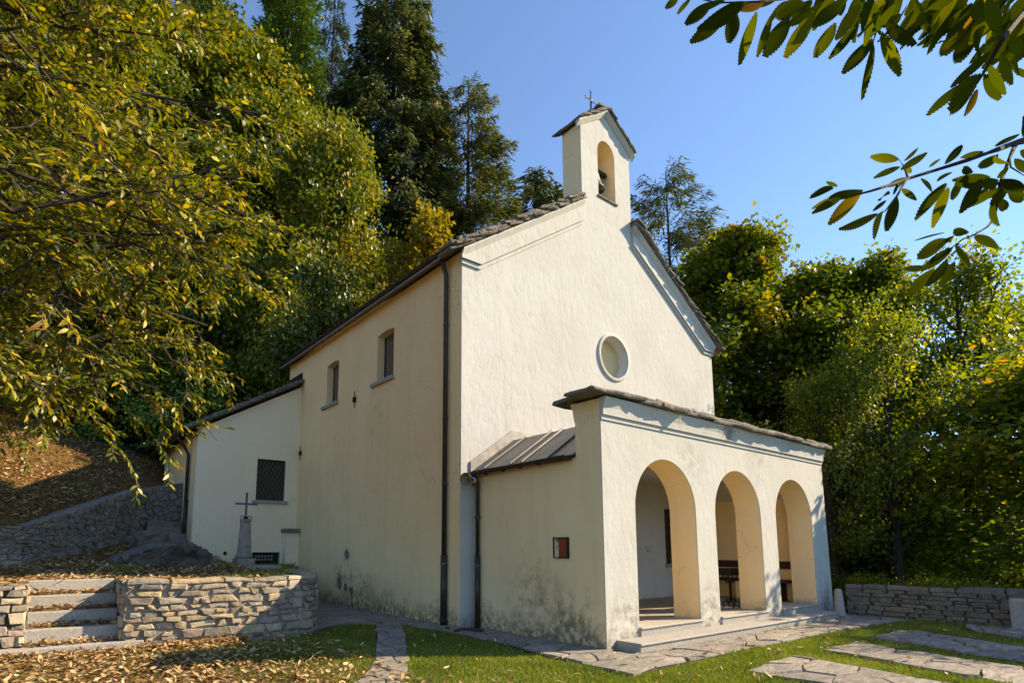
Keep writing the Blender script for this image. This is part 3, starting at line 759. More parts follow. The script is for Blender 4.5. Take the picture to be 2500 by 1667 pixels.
# ------------------------------------------------------------------ paving
PAVE_A = [(-1.08, -1.28), (-.4, -1.16), (1.2, -1.22), (2.3, -1.2), (4.5, -1.22), (6.2, -1.27), (7.4, -1.35), (8.72, -1.6), (8.66, -.02), (7.74, -.02), (7.74, -.46), (.22, -.46), (.22, -.02), (-.02, -.02), (-.02, 3.3), (-.39, 3.36), (-.39, 11.8), (-.6, 11.6), (-1.6, 9.1), (-2.38, 6.3), (-2.50, 5.45), (-2.83, 4.9), (-3.1, 4.72), (-3.4, 4.62), (-3.75, 4.58), (-4.4, 4.58), (-4.3, 4.38), (-3.75, 4.15), (-3.2, 4.45), (-2.6, 4.95), (-2.2, 5.25), (-1.5, 4.95), (-1.0, 4.62), (-.96, 4.3), (-.88, 3.2), (-.86, 2.3), (-.8, 1.4), (-1.0, .4)]
PAVE_P = [(-1.42, 4.9), (-1.0, 4.55), (-1.75, 3.15), (-2.56, 1.75), (-3.1, .85), (-3.9, -.2), (-4.6, .1), (-4.06, .45), (-3.35, 1.35), (-2.3, 3.2)]
PAVE_F = [[(.38, -2.0), (1.9, -1.95), (1.88, -2.35), (1.8, -2.9), (1.68, -3.36), (1.55, -4.6), (.5, -4.6), (.35, -3.3), (.36, -2.9), (.3, -2.5)],
          [(2.86, -1.97), (4.1, -2.0), (3.95, -2.45), (3.82, -2.95), (3.66, -3.7), (3.5, -5), (2.1, -5), (2.17, -3.9), (2.33, -3.5), (2.58, -3.0), (2.74, -2.5)],
          [(4.98, -2.0), (6.45, -1.96), (6.6, -2.25), (6.25, -2.9), (6.05, -3.4), (5.82, -3.85), (5.5, -5), (4.1, -5), (4.26, -3.75), (4.34, -3.3), (4.7, -2.75)],
          [(8.1, -2.6), (8.72, -2.5), (8.95, -3.3), (9.05, -5), (7.0, -5), (7.2, -3.5), (7.65, -2.85)]]
def poly_clip(sub, cell):                                # concave subject against a convex cell
    P = list(sub); n = len(cell)
    for i in range(n):
        (x0, y0), (x1, y1) = cell[i], cell[(i+1) % n]
        a, b = (y1-y0), -(x1-x0); P = clip_half(P, a, b, a*x0+b*y0)
        if len(P) < 3: return []
    return P
W2 = random.Random(4)
def ragged(C, rg):
    out = []
    for i, p in enumerate(C):
        q = C[(i+1) % len(C)]; L = math.hypot(q[0]-p[0], q[1]-p[1]); k = max(1, min(4, int(L/.2)))
        for j in range(k):
            s = j/k; a = .018 if j else .008
            out.append((p[0]+(q[0]-p[0])*s+rg.uniform(-a, a), p[1]+(q[1]-p[1])*s+rg.uniform(-a, a)))
    return out
def pave(name, label, polys, size, el):
    m = MB()
    for P in polys: m.plate(P, [], lambda u, v, w: (u, v, w), -.08, -.022)
    root = m.build(name, MORTAR_D); tag(root, label, 'paving', kind='structure')
    n = 0
    for P in polys:
        x0, x1 = min(p[0] for p in P), max(p[0] for p in P); y0, y1 = min(p[1] for p in P), max(p[1] for p in P)
        nx, ny = max(1, round((x1-x0)/size[0])), max(1, round((y1-y0)/size[1])); pts = []
        for i in range(-1, nx+1):
            for j in range(-1, ny+1):
                pts.append((x0+(i+.5+W2.uniform(-.4, .4))*(x1-x0)/nx, y0+(j+.5+W2.uniform(-.4, .4)+.5*(i % 2))*(y1-y0)/ny))
        B = [(x0-1, y0-1), (x1+1, y0-1), (x1+1, y1+1), (x0-1, y1+1)]
        for C in voronoi(pts, B, size[0]/size[1]):
            if len(C) < 3: continue
            if area(C) < 0: C = C[::-1]
            C = poly_clip(P, C); C = ragged(C, W2)
            if len(C) < 3 or abs(area(C)) < .02: continue
            w0 = W2.uniform(.0, .016)
            piece('flagstone', C, lambda u, v, w, w0=w0: Vector((u, v, -.035+w)), .035+w0, .008, W2, FLAG, root, top=.97, soften=False, back=-.03); n += 1
    return n
pave('paved_forecourt', 'riven flagstone paving along the chapel wall and in front of the porch steps', [PAVE_A], (.75, .5), 1)
pave('stone_path', 'narrow diagonal flagstone path through the lawn', [PAVE_P], (.42, .42), 1)
pave('paved_strips', 'broad flagstone strips set in the lawn at the right', PAVE_F, (.8, .55), 1)
ALLPAVE = [PAVE_A, PAVE_P]+PAVE_F
def on_pave(x, y):
    r = np.zeros(np.shape(x), bool)
    for P in ALLPAVE: r |= in_poly(x, y, P)
    return r

# ------------------------------------------------------------------ things around and on the chapel
t = thing('bell', 'weathered bronze bell hanging in the arched opening of the bell gable', 'bell', (4.53, FY+.33, 11.5))
MB().lathe([(.29, .0), (.275, .04), (.22, .13), (.17, .27), (.14, .42), (.12, .50), (.05, .54), (.0, .545)], (4.50, FY+.33, 11.52), 24).build('bell_body', BRONZE, t, smooth=True)
MB().box((4.29, FY+.27, 12.07), (4.98, FY+.39, 12.19)).box((4.40, FY+.29, 12.19), (4.62, FY+.37, 12.34)).build('headstock', WOOD, t, bevel=.01)
MB().tube([(4.60, FY+.33, 12.25), (4.72, FY+.30, 12.10), (4.78, FY+.22, 11.98), (4.86, FY+.15, 12.0)], [.03, .05, .05, .02], 8).build('bell_lever', IRON, t)
MB().tube([(4.5, FY+.33, 12.0), (4.5, FY+.33, 11.50)], .015, 6).lathe([(.0, -.05), (.04, -.03), (.045, 0), (.02, .05)], (4.5, FY+.33, 11.50), 10).build('clapper', IRON, t)

t = thing('loudspeaker', 'brown round horn loudspeaker under the porch gutter by the facade corner', 'loudspeaker', (-.2, 3.2, 2.93))
dv = Vector((-1, -.42, -.05)).normalized(); Mh = dv.to_track_quat('Z', 'Y').to_matrix().to_4x4()
MB().lathe([(.03, -.05), (.045, .05), (.06, .12), (.085, .19), (.115, .245), (.135, .265), (.13, .27), (.10, .235), (.03, .15), (.025, .20), (.0, .21)], (-.22, 3.17, 2.95), 24, Mh).build('horn', flat_mat('aged_horn_metal', (.20, .155, .10), .5, .3, var=.25, scale=9), t, smooth=True)
MB().lathe([(.0, -.16), (.06, -.15), (.062, -.04), (.03, -.03)], (-.22, 3.17, 2.95), 16, Mh).build('driver', flat_mat('pale_driver', (.5, .5, .5), .5), t, smooth=True)
MB().tube([(-.12, 3.22, 2.9), (-.05, 3.3, 2.88), (-.05, FY, 2.88)], .015, 6).build('bracket', IRON, t)

t = thing('notice_board', 'dark framed wall notice board with cream poster and rust red panel', 'notice board', (-.02, .92, 1.58))
Y0, Y1, Z0, Z1 = .745, 1.10, 1.405, 1.765
MB().box((-.035, Y0, Z0), (-.001, Y0+.03, Z1)).box((-.035, Y1-.018, Z0), (-.001, Y1, Z1)).box((-.034, Y0+.03, Z0), (-.001, Y1-.018, Z0+.018)).box((-.034, Y0+.03, Z1-.018), (-.001, Y1-.018, Z1)).build('frame', IRON, t)
MB().box((-.014, Y1-.115, Z0+.018), (-.006, Y1-.018, Z1-.018)).build('poster', flat_mat('cream_paper', (.7, .6, .36), .8, var=.12), t)
MB().box((-.018, Y0+.05, Z0+.018), (-.006, Y1-.118, Z1-.018)).build('red_panel', flat_mat('rust_red_board', (.26, .05, .015), .6, var=.15, scale=3), t)
m = MB()
for z, h, y0, y1 in ((1.705, .03, .988, 1.03), (1.695, .005, .99, 1.025), (1.672, .012, .988, 1.03), (1.715, .022, 1.042, 1.054), (1.70, .006, 1.05, 1.06)): m.box((-.0165, y0, z), (-.0145, y1, z+h))
for k in range(6): m.box((-.0165, .992+.007*k, 1.708), (-.0145, .995+.007*k, 1.737))
for k in range(14): m.box((-.0165, 1.045, 1.52+.009*k), (-.0145, 1.052, 1.525+.009*k))
for k in range(4): m.box((-.0165, 1.01, 1.56+.012*k), (-.0145, 1.03, 1.566+.012*k))
m.build('print', flat_mat('brown_ink', (.07, .035, .02), .8), t)
MB().box((-.0165, .992, 1.60), (-.0145, 1.02, 1.63)).build('picture', flat_mat('grey_blue_print', (.16, .18, .20), .8, var=.5, scale=90), t)

t = tag(MB().lathe([(.30, -.02), (.30, .008), (.285, .012), (.27, .012), (.265, .008), (.0, .008)], (-.48, 2.90, .012), 32).build('manhole_cover', flat_mat('rusty_cast_iron', (.05, .042, .036), .8, .3, scale=30, bump=.5)), 'round cast iron manhole cover in the paving under the downpipes', 'manhole cover')

t = thing('memorial_cross', 'iron cross on a tapered stone column standing on the terrace', 'cross', (-2.97, 9.0, 1.0))
MB().box((-3.42, 8.62, .78), (-2.22, 9.4, 1.0)).build('plinth', GRANITE, t, bevel=.02)
MB().box((-3.56, 8.5, 1.003), (-2.16, 9.5, 1.11)).build('base_slab', GRANITE, t, bevel=.035)
COLM = stone_mat('lichened_column', [(0, (.34, .30, .23)), (1, (.34, .30, .23))], .5, scale=.7, spot=.5)
c = MB().box((-3.19, 8.78, 1.112), (-2.75, 9.22, 1.29)).build('column_foot', COLM, t, bevel=.02)
MB().lathe([(.19, 1.292), (.215, 1.32), (.215, 1.36), (.185, 1.39), (.17, 1.42), (.165, 1.45), (.155, 1.7), (.125, 2.18), (.122, 2.20), (.14, 2.205), (.142, 2.25), (.13, 2.265), (0, 2.266)], (-2.97, 9.0, 0), 24).build('column', COLM, t, smooth=True)
MB().box((-3.0, 8.985, 2.34), (-2.95, 9.015, 2.95)).box((-3.245, 8.984, 2.63), (-3.001, 9.016, 2.68)).box((-2.949, 8.984, 2.63), (-2.70, 9.016, 2.68)).build('cross', IRON_G, t, bevel=.004)
MB().lathe([(.06, 2.267), (.065, 2.31), (.05, 2.34), (.0, 2.345)], (-2.97, 9.0, 0), 12).build('socket', IRON, t)
for s in (-1, 1):
    pts = [(-2.97+s*(.085+.055*math.cos(a)+.0), 8.99, 2.305+.038*math.sin(a)) for a in [2*math.pi*k/16 for k in range(17)]]
    MB().tube(pts, .010, 6, cap=False).build('ring', IRON, t)

def boulder(name, label, c, pts, seed, yaw):
    import bmesh
    from mathutils import noise
    bm = bmesh.new()
    for p in pts: bm.verts.new(p)
    r = bmesh.ops.convex_hull(bm, input=bm.verts[:])
    bmesh.ops.delete(bm, geom=[v for v in bm.verts if not v.link_faces], context='VERTS')
    bmesh.ops.triangulate(bm, faces=bm.faces[:])
    for k in range(3):
        bmesh.ops.subdivide_edges(bm, edges=bm.edges[:], cuts=1, use_grid_fill=True)
        bm.normal_update()
        for v in bm.verts: v.co += v.normal*noise.noise(v.co*(3.0*2**k)+Vector((seed, 0, 0)))*(.15/1.7**k)
    me = bpy.data.meshes.new(name); bm.transform(Matrix.Rotation(yaw, 4, 'Z')); bm.to_mesh(me); bm.free(); me.materials.append(ROCK)
    return tag(obj(name, me, None, c), label, 'boulder')
boulder('boulder', 'long dark grey boulder lying among leaves left of the cross', (-4.95, 8.3, 1.24), [(-1.05, 0, .03), (-.75, -.22, .16), (-.3, -.42, .26), (.35, -.52, .36), (.85, -.42, .32), (1.08, -.02, .12), (1.0, -.25, .0), (.55, .35, .40), (-.35, .38, .40), (-.8, .2, .2), (-.5, -.15, -.2), (.7, -.2, -.25), (.9, .2, -.2), (-.5, .3, -.2)], 3, -.2)
boulder('boulder', 'upright grey boulder standing behind the long dark boulder', (-5.05, 9.2, 1.36), [(-.45, -.2, 0), (-.38, -.25, .38), (-.1, -.22, .58), (.25, -.25, .50), (.45, -.15, .2), (.5, .1, 0), (.2, .3, .52), (-.25, .3, .5), (-.4, .3, -.2), (.4, .35, -.2), (-.4, -.3, -.2), (.45, -.25, -.2)], 9, .3)

t = thing('bollard', 'tapered grey granite bollard beside the right end of porch steps', 'bollard', (8.14, -.31, 0))
MB().lathe([(.125, -.1), (.12, .05), (.105, .3), (.085, .56), (.075, .60), (.05, .63), (0, .64)], (8.14, -.31, 0), 12).build('shaft', GRANITE, t, smooth=True)
t = tag(MB().box((8.55, -3.62, -.1), (8.8, -3.24, .6)).build('stone_post', GRANITE, bevel=.05), 'upright granite block leaning against the parapet at right edge', 'stone post')

# inside the porch
t = thing('bench', 'dark wooden bench with plank back along the end wall of the porch', 'bench', (8.1, 1.9, .262))
MB().box((8.19, .7, 1.06), (8.235, 3.25, 1.25)).build('backrest', WOOD, t, bevel=.006)
MB().box((7.80, .65, .72), (8.235, 3.28, .79)).build('seat', WOOD, t, bevel=.008)
for y in (.95, 2.0, 3.0): MB().box((7.86, y-.06, .263), (8.2, y+.06, .718)).build('leg', CREAM_BOUNCE if y == 2 else WOOD, t, bevel=.006)
t = thing('candle_stand', 'black wrought iron scrollwork stand with tray inside the middle arch', 'candle stand', (5.37, .85, .262))
cx, cy = 5.37, .85
MB().box((cx-.27, cy-.15, .98), (cx+.27, cy+.15, 1.14)).build('tray', IRON, t, bevel=.01)
m = MB()
for k in range(2):
    pts = [(cx+.018*math.cos(a+math.pi*k), cy+.018*math.sin(a+math.pi*k), .40+a*.0085) for a in [i*.5 for i in range(110)]]
    m.tube(pts, .014, 6)
m.build('twisted_stem', IRON, t)
def scroll(c, ax, r, turns=1.6, flip=1, start=0):
    pts = []
    for i in range(26):
        a = start+flip*2*math.pi*turns*i/25; k = r*(1-.75*i/25); pts.append(Vector(c)+Vector((ax[0]*math.cos(a)*k, ax[1]*math.cos(a)*k, math.sin(a)*k)))
    return MB().tube(pts, .011, 5)
for i in range(4):
    a = math.pi/4+i*math.pi/2; d = (math.cos(a), math.sin(a))
    scroll((cx+d[0]*.13, cy+d[1]*.13, .262+.085), d, .075, 1.5, 1, -1.5).build('foot_scroll', IRON, t)
    scroll((cx+d[0]*.06, cy+d[1]*.06, .43), d, .05, 1.4, -1, 1.2).build('foot_scroll', IRON, t)
    scroll((cx+d[0]*.12, cy+d[1]*.12, .93), d, .055, 1.6, -1, 1.5).build('top_scroll', IRON, t)
    scroll((cx+d[0]*.05, cy+d[1]*.05, .85), d, .05, 1.4, 1, -1.2).build('top_scroll', IRON, t)
t = tag(MB().lathe([(.0, -.12), (.06, -.10), (.11, -.03), (.12, .03), (.10, .035), (.05, -.03), (0, -.05)], (5.88, FY-.02, 1.58), 20).build('holy_water_stoup', FLATW, smooth=True), 'small white round holy water stoup on the wall behind the left arch', 'stoup')

# ------------------------------------------------------------------ leaf and grass scatter
def frames(d, up):
    d = d/np.linalg.norm(d, axis=1, keepdims=True); n = up-(up*d).sum(1, keepdims=True)*d
    n /= np.maximum(np.linalg.norm(n, axis=1, keepdims=True), 1e-6); s = np.cross(n, d); return d, s, n
def scatter(tv, tf, P, d, up, L, W=None):
    """template verts (k,3) and faces placed at P along d with normal up"""
    W = L if W is None else W; D, Sd, N = frames(d, up); k = len(tv)
    V = P[:, None]+tv[None, :, 0:1]*(D*L[:, None])[:, None]+tv[None, :, 1:2]*(Sd*W[:, None])[:, None]+tv[None, :, 2:3]*(N*L[:, None])[:, None]
    off = (np.arange(len(P))*k)[:, None, None]
    return V.reshape(-1, 3), [(np.array(f)[None]+off).reshape(-1, len(f[0])) for f in tf]
LANCE = (np.array([(0, 0, 0), (.30, .155, .035), (.30, 0, 0), (.30, -.155, .035), (.66, .14, -.01), (.66, 0, -.04), (.66, -.14, -.01), (1, 0, -.13)]),
         [[(0, 2, 1), (0, 3, 2), (4, 5, 7), (5, 6, 7)], [(1, 2, 5, 4), (2, 3, 6, 5)]])
CURL = (np.array([(0, 0, .06), (.30, .17, .10), (.32, 0, 0), (.28, -.17, .07), (.68, .15, .12), (.66, 0, .02), (.70, -.14, .08), (1, .04, .16)]), LANCE[1])
KITE = (np.array([(0, 0, 0), (.45, .36, .07), (1, 0, -.05), (.45, -.36, .07)]), [[(0, 2, 1), (0, 3, 2)]])
NEEDLE = (np.array([(0, -.5, 0), (1, -.35, -.03), (1, .35, -.03), (0, .5, 0)]), [[(0, 1, 2, 3)]])
BLADE = (np.array([(0, -.5, 0), (0, .5, 0), (1, .1, .2)]), [[(0, 1, 2)]])
def in_view(P, margin=.08):
    v = P-np.array(CAM); z = v@np.array(_fw); x = v@np.array(_r2)/np.maximum(z, .01); y = -(v@np.array(_u2))/np.maximum(z, .01)
    px, py = x*F_PX+PP[0], y*F_PX+PP[1]
    return (z > .3) & (px > -2500*margin) & (px < 2500*(1+margin)) & (py > -1667*margin) & (py < 1667*(1+margin))
GRASS = leaf_mat('grass', [(0, (.085, .13, .012)), (.5, (.19, .24, .024)), (.8, (.30, .32, .04)), (1, (.46, .39, .14))], trans=.35, tint=(1.2, 1.2, .5), rough=.45)
n = 420000
x = RNG.uniform(-8, 9.0, n); y = RNG.uniform(-5.2, 5.2, n); P = np.stack([x, y, h_ground(x, y)], 1)
patch = np.sin(2.1*x+1)*np.sin(1.9*y)+.6*np.sin(4.7*x-y)*np.sin(3.9*y+x)+.5*RNG.normal(size=n)
jx, jy = x+RNG.normal(0, .06, n), y+RNG.normal(0, .06, n)
keep = in_view(P, .03) & ~on_pave(jx, jy) & ~((y > 4.5) & (x < -2.4)) & ~((x > 0) & (y > -.05)) & ~((x > -.4) & (y > 3.3)) & (x < 8.75+.1*(-y))
left = smooth(-3.4, -5.2, x) if False else np.clip((-3.6-x)/1.8, 0, 1)
keep &= RNG.random(n) > left*.82
keep &= RNG.random(n) < np.clip(.85+.25*patch, .35, 1)
P, patch = P[keep], patch[keep]
n = len(P); print('grass', n)
a = RNG.uniform(0, 2*math.pi, n); up = np.stack([np.cos(a)*.6, np.sin(a)*.6, RNG.uniform(.5, 1.2, n)], 1)
sd = np.stack([np.cos(a+1.3), np.sin(a+1.3), np.zeros(n)], 1)
L = RNG.uniform(.03, .075, n)*(1+.25*np.clip(patch, -1, 1)); Wd = RNG.uniform(.008, .014, n)
V, Fc = scatter(BLADE[0], BLADE[1], P, up, sd, L, Wd)
rv = np.clip(.45-.22*patch+RNG.normal(0, .17, n)+(RNG.random(n) < .06)*.6, 0, 1)
o = obj('lawn_grass', raw_mesh('lawn_grass', V, Fc, GRASS, np.repeat(rv, 3)))
tag(o, 'short green grass of the lawn in front of the chapel', 'grass', kind='stuff')
# terrace grass tufts
n = 30000
x = RNG.uniform(-7, -.6, n); y = RNG.uniform(4.9, 12.4, n)
nz = np.sin(1.6*x+2)*np.sin(1.4*y+.5)+.5*np.sin(3.7*x)*np.sin(3.1*y)
keep = in_poly(x, y, TERR_EDGE) & ((nz > .85) | ((x > -3.6) & (RNG.random(n) < .5)) | ((y < 5.35) & (x > -4.6) & (RNG.random(n) < .3)))
x, y = x[keep], y[keep]; n = len(x); P = np.stack([x, y, h_hill(x, y)], 1)
a = RNG.uniform(0, 2*math.pi, n); up = np.stack([np.cos(a)*.6, np.sin(a)*.6, RNG.uniform(.5, 1.2, n)], 1); sd = np.stack([np.cos(a+1.3), np.sin(a+1.3), np.zeros(n)], 1)
V, Fc = scatter(BLADE[0], BLADE[1], P, up, sd, RNG.uniform(.06, .16, n), RNG.uniform(.010, .018, n))
o = obj('terrace_grass', raw_mesh('terrace_grass', V, Fc, GRASS, np.repeat(RNG.uniform(.2, .8, n), 3)))
tag(o, 'rough grass tufts around the iron cross on the terrace', 'grass', kind='stuff')

LITTER = leaf_mat('fallen_leaf', [(0, (.10, .05, .02)), (.25, (.22, .12, .048)), (.5, (.38, .24, .11)), (.75, (.55, .39, .20)), (.92, (.74, .58, .31)), (1, (.54, .46, .10))], trans=.22, tint=(1.1, .85, .4), rough=.6)
XY = []
def put(n, x0, x1, y0, y1, prob, hf, lift=(.005, .05)):
    x = RNG.uniform(x0, x1, n); y = RNG.uniform(y0, y1, n); k = prob(x, y) > RNG.random(n); x, y = x[k], y[k]
    z = hf(x, y)+RNG.uniform(lift[0], lift[1], len(x)); XY.append(np.stack([x, y, z], 1))
nz = lambda x, y: np.clip(.5+.45*np.sin(1.9*x+.7*y+1)*np.sin(2.3*y-.8*x)+.45*np.sin(5.3*x-2*y)*np.sin(4.7*y+1.9*x), 0, 1)
put(12500, -8.2, -2.2, -.8, 4.7, lambda x, y: np.clip((-3.0-x)/2.1, .02, 1)**1.3*(.55+.45*nz(x, y)), h_ground, (.02, .075))
put(900, -8, -4.2, 4.25, 4.62, lambda x, y: np.ones_like(x)*.9, h_ground, (.03, .09))
put(2200, -4.5, 8.9, -4.6, 5, lambda x, y: np.where(on_pave(x, y), .14, .42)*(1-.5*(x > 5)), lambda x, y: np.where(on_pave(x, y), .01, h_ground(x, y)+.04), (.0, .02))
put(22000, -9.2, -2.5, 4.95, 14, lambda x, y: in_poly(x, y, TERR_EDGE)*np.clip((-2.6-x)/1.4+.1, 0.06, 1)*(.5+.5*nz(x*.8, y*.8)), h_hill, (.005, .05))
put(26000, -13, -3.6, 8.6, 19, lambda x, y: (wall_td(x, y)[1] > .3)*(.55+.45*nz(x*.7, y*.7)), h_hill, (.005, .06))
for (x0, x1, y0, y1, z) in ((-7.3, -5.75, 4.86, 5.0, .095), (-7.26, -5.97, 5.16, 5.32, .33), (-7.26, -6.07, 5.48, 5.64, .56), (-7.26, -6.07, 5.80, 5.96, .79), (-7.3, -6.07, 6.1, 6.5, 1.02)):
    put(230, x0, x1, y0, y1, lambda x, y: np.ones_like(x), lambda x, y, z=z: x*0+z, (.0, .06))
P = np.concatenate(XY); P = P[in_view(P, .05)]; n = len(P); print('litter', n)
a = RNG.uniform(0, 2*math.pi, n); d = np.stack([np.cos(a), np.sin(a), RNG.normal(0, .3, n)], 1); up = np.stack([RNG.normal(0, .45, n), RNG.normal(0, .45, n), np.ones(n)], 1)
V, Fc = scatter(CURL[0], CURL[1], P, d, up, RNG.uniform(.05, .14, n), RNG.uniform(.05, .15, n))
o = obj('fallen_leaves', raw_mesh('fallen_leaves', V, Fc, LITTER, np.repeat(np.clip(RNG.beta(2, 2, n), 0, 1), 8)))
tag(o, 'brown fallen chestnut leaves covering terrace, steps, slope and lawn edge', 'fallen leaves', kind='stuff')
# ------------------------------------------------------------------ trees
def tubes_np(segs):
    """segs: list of (points list, radii list, sides)"""
    m = MB()
    for p, r, n in segs: m.tube(p, r, n, cap=False)
    return m
def bez(p, d, L, up, n=5, wob=.06, rg=random):
    pts = [Vector(p)]; d = Vector(d).normalized()
    for i in range(n):
        d = (d+Vector((rg.gauss(0, wob), rg.gauss(0, wob), rg.gauss(0, wob)+up/n))).normalized(); pts.append(pts[-1]+d*(L/n))
    return pts
def seg_at(pts, t):
    k = t*(len(pts)-1); i = min(int(k), len(pts)-2); return pts[i].lerp(pts[i+1], k-i)
def broadleaf(name, seed, H, R, cb, nl, ls, bark, leafm, nprim=26, env=None, sigma=.33, r0=.28, nsec=6, nter=3, elev=(10, 65), trunkless=False):
    rg = random.Random(seed); rn = np.random.default_rng(seed)
    env = env or (lambda u: max(.12, math.sin(math.pi*min(1, .12+.86*u))**.65))
    tr = bez((0, 0, -.5), (0, 0, 1), H*.93+.5, 0, 10, .035, rg); segs = [(tr, [r0*(1-.93*i/10)+.012 for i in range(11)], 8)]; tips = []
    for i in range(nprim):
        u = (i+.5)/nprim; z = cb+(1-cb)*u*.95; az = i*2.399+rg.uniform(-.4, .4); L = R*env(u)*rg.uniform(.8, 1.12)
        el = math.radians(elev[0]+(elev[1]-elev[0])*u+rg.uniform(-10, 10))
        p0 = seg_at(tr, min(.97, max(.03, z-.10*L/H*1.5)))
        d = Vector((math.cos(az)*math.cos(el), math.sin(az)*math.cos(el), math.sin(el)))
        pr = bez(p0, d, L, .25, 5, .09, rg); rr = max(.02, r0*.38*(1-u*.7)); segs.append((pr, [rr*(1-.16*k) for k in range(6)], 5))
        for k in range(nsec):
            t = .3+.7*(k+.5)/nsec; q = seg_at(pr, t); sg = 1 if k % 2 else -1
            d2 = (Matrix.Rotation(sg*rg.uniform(.4, 1.2), 3, 'Z') @ d + Vector((0, 0, rg.uniform(-.35, .5)))).normalized(); L2 = L*rg.uniform(.28, .5)*(1.15-.5*t)+.25
            se = bez(q, d2, L2, .15, 3, .12, rg); segs.append((se, [rr*.35, rr*.26, rr*.18, rr*.09], 3))
            tips.append((se[0].lerp(se[-1], .3), se[-1]))
            for j in range(nter):
                q2 = seg_at(se, rg.uniform(.35, 1)); d3 = (d2+Vector((rg.gauss(0, .7), rg.gauss(0, .7), rg.gauss(0, .5)))).normalized(); te = q2+d3*L2*rg.uniform(.35, .6)
                tips.append((q2, te))
    A = np.array([tuple(a) for a, b in tips]); B = np.array([tuple(b) for a, b in tips])
    wgt = np.linalg.norm(B-A, axis=1)+.3; wgt *= rn.uniform(.25, 1.8, len(A)); wgt /= wgt.sum()
    idx = rn.choice(len(A), nl, p=wgt); t = rn.random(nl)[:, None]
    P = A[idx]*(1-t)+B[idx]*t+rn.normal(0, sigma*R/4, (nl, 3))*np.array([1, 1, .7])
    P[:, 2] = np.maximum(P[:, 2], .1)
    c = np.array([0, 0, H*(cb+(1-cb)*.45)]); out = P-c; out /= np.linalg.norm(out, axis=1, keepdims=True)+1e-6
    up = out*1.0+np.array([.12, -.06, .6])+rn.normal(0, .5, (nl, 3)); d = out*.5+np.array([0, 0, -.45])+rn.normal(0, .6, (nl, 3))
    V, Fc = scatter(KITE[0], KITE[1], P, d, up, ls*rn.uniform(.65, 1.25, nl))
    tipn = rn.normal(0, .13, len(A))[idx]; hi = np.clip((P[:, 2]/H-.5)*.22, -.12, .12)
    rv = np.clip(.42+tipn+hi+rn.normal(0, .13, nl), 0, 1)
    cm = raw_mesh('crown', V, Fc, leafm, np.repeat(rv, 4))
    mb = tubes_np(segs); tm = bpy.data.meshes.new('trunk'); tm.from_pydata([tuple(p) for p in mb.v], [], mb.f); tm.materials.append(bark); tm.update()
    return tm, cm
def conifer(name, seed, H, R, z0, nq, bark, leafm, whorl=.42, per=6, droop=.35, power=.85, hang=.5, q=(.22, .05), r0=.25, up0=.25, thin=1.0, side=.45):
    rg = random.Random(seed); rn = np.random.default_rng(seed); segs = [([Vector((0, 0, -.5)), Vector((0, 0, H*.5)), Vector((0, 0, H))], [r0, r0*.55, .015], 8)]
    br = []; z = z0
    while z < H-.15:
        u = (z-z0)/(H-z0); n = per if u < .85 else 4
        for k in range(n):
            az = rg.uniform(0, 6.283); L = R*(1-u)**power*rg.uniform(.7, 1.15)+.18
            el = up0*(.3+u)+rg.uniform(-.12, .12)
            p = Vector((0, 0, z+rg.uniform(-.15, .15))); d = Vector((math.cos(az), math.sin(az), math.tan(el)))
            pts = [p+d*L*s+Vector((0, 0, -droop*L*s*s*(1-.6*u)+.16*L*max(0, s-.7))) for s in (0, .25, .5, .75, 1)]
            segs.append((pts, [.045*(1-u)+.012, .035*(1-u)+.01, .02*(1-u)+.008, .012, .005], 3)); br.append((pts, L, az))
        z += whorl*(1-.45*u)*rg.uniform(.8, 1.2)
    Ls = np.array([b[1] for b in br]); w = Ls**1.7; w /= w.sum(); idx = rn.choice(len(br), nq, p=w)
    PT = np.array([[tuple(p) for p in b[0]] for b in br]); AZ = np.array([b[2] for b in br])
    s = np.sqrt(rn.uniform(.02, 1, nq)); k = np.minimum((s*4).astype(int), 3); f = (s*4-k)[:, None]
    base = PT[idx, k]*(1-f)+PT[idx, k+1]*f
    lat = rn.normal(0, side, nq)*Ls[idx]*(.22+.5*(1-s)*s*1.6)*.8; az = AZ[idx]; a2 = az+np.sign(lat)*.95
    P = base+np.stack([np.cos(a2)*abs(lat), np.sin(a2)*abs(lat), -hang*abs(lat)*rn.uniform(.2, 1.2, nq)-hang*rn.exponential(.16, nq)], 1)
    d = np.stack([np.cos(a2)*.8+np.cos(az)*.5, np.sin(a2)*.8+np.sin(az)*.5, -hang*1.3*np.ones(nq)], 1)+rn.normal(0, .35, (nq, 3))
    up = np.stack([np.cos(az)*.3, np.sin(az)*.3, np.ones(nq)], 1)+rn.normal(0, .4, (nq, 3))
    V, Fc = scatter(NEEDLE[0], NEEDLE[1], P, d, up, q[0]*rn.uniform(.6, 1.3, nq), q[1]*rn.uniform(.7, 1.4, nq))
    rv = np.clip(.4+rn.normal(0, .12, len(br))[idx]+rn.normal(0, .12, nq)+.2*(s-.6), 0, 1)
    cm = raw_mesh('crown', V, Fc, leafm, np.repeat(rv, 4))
    mb = tubes_np(segs); tm = bpy.data.meshes.new('trunk'); tm.from_pydata([tuple(p) for p in mb.v], [], mb.f); tm.materials.append(bark); tm.update()
    return tm, cm
def tree(name, label, cat, meshes, loc, sc=(1, 1, 1), rz=0, group=None, parts=('trunk', 'crown')):
    t = thing(name, label, cat, loc, group); t.scale = sc; t.rotation_euler = (0, 0, rz)
    for nm, me in zip(parts, meshes):
        o = bpy.data.objects.new(nm, me); COL.objects.link(o); o.parent = t
    return t
def gpt(px, depth, sheet=None, dz=0):
    p = at(px, 1340, depth); x, y = p.x, p.y
    f = sheet or h_hill
    return (x, y, float(f(x, y))+dz)

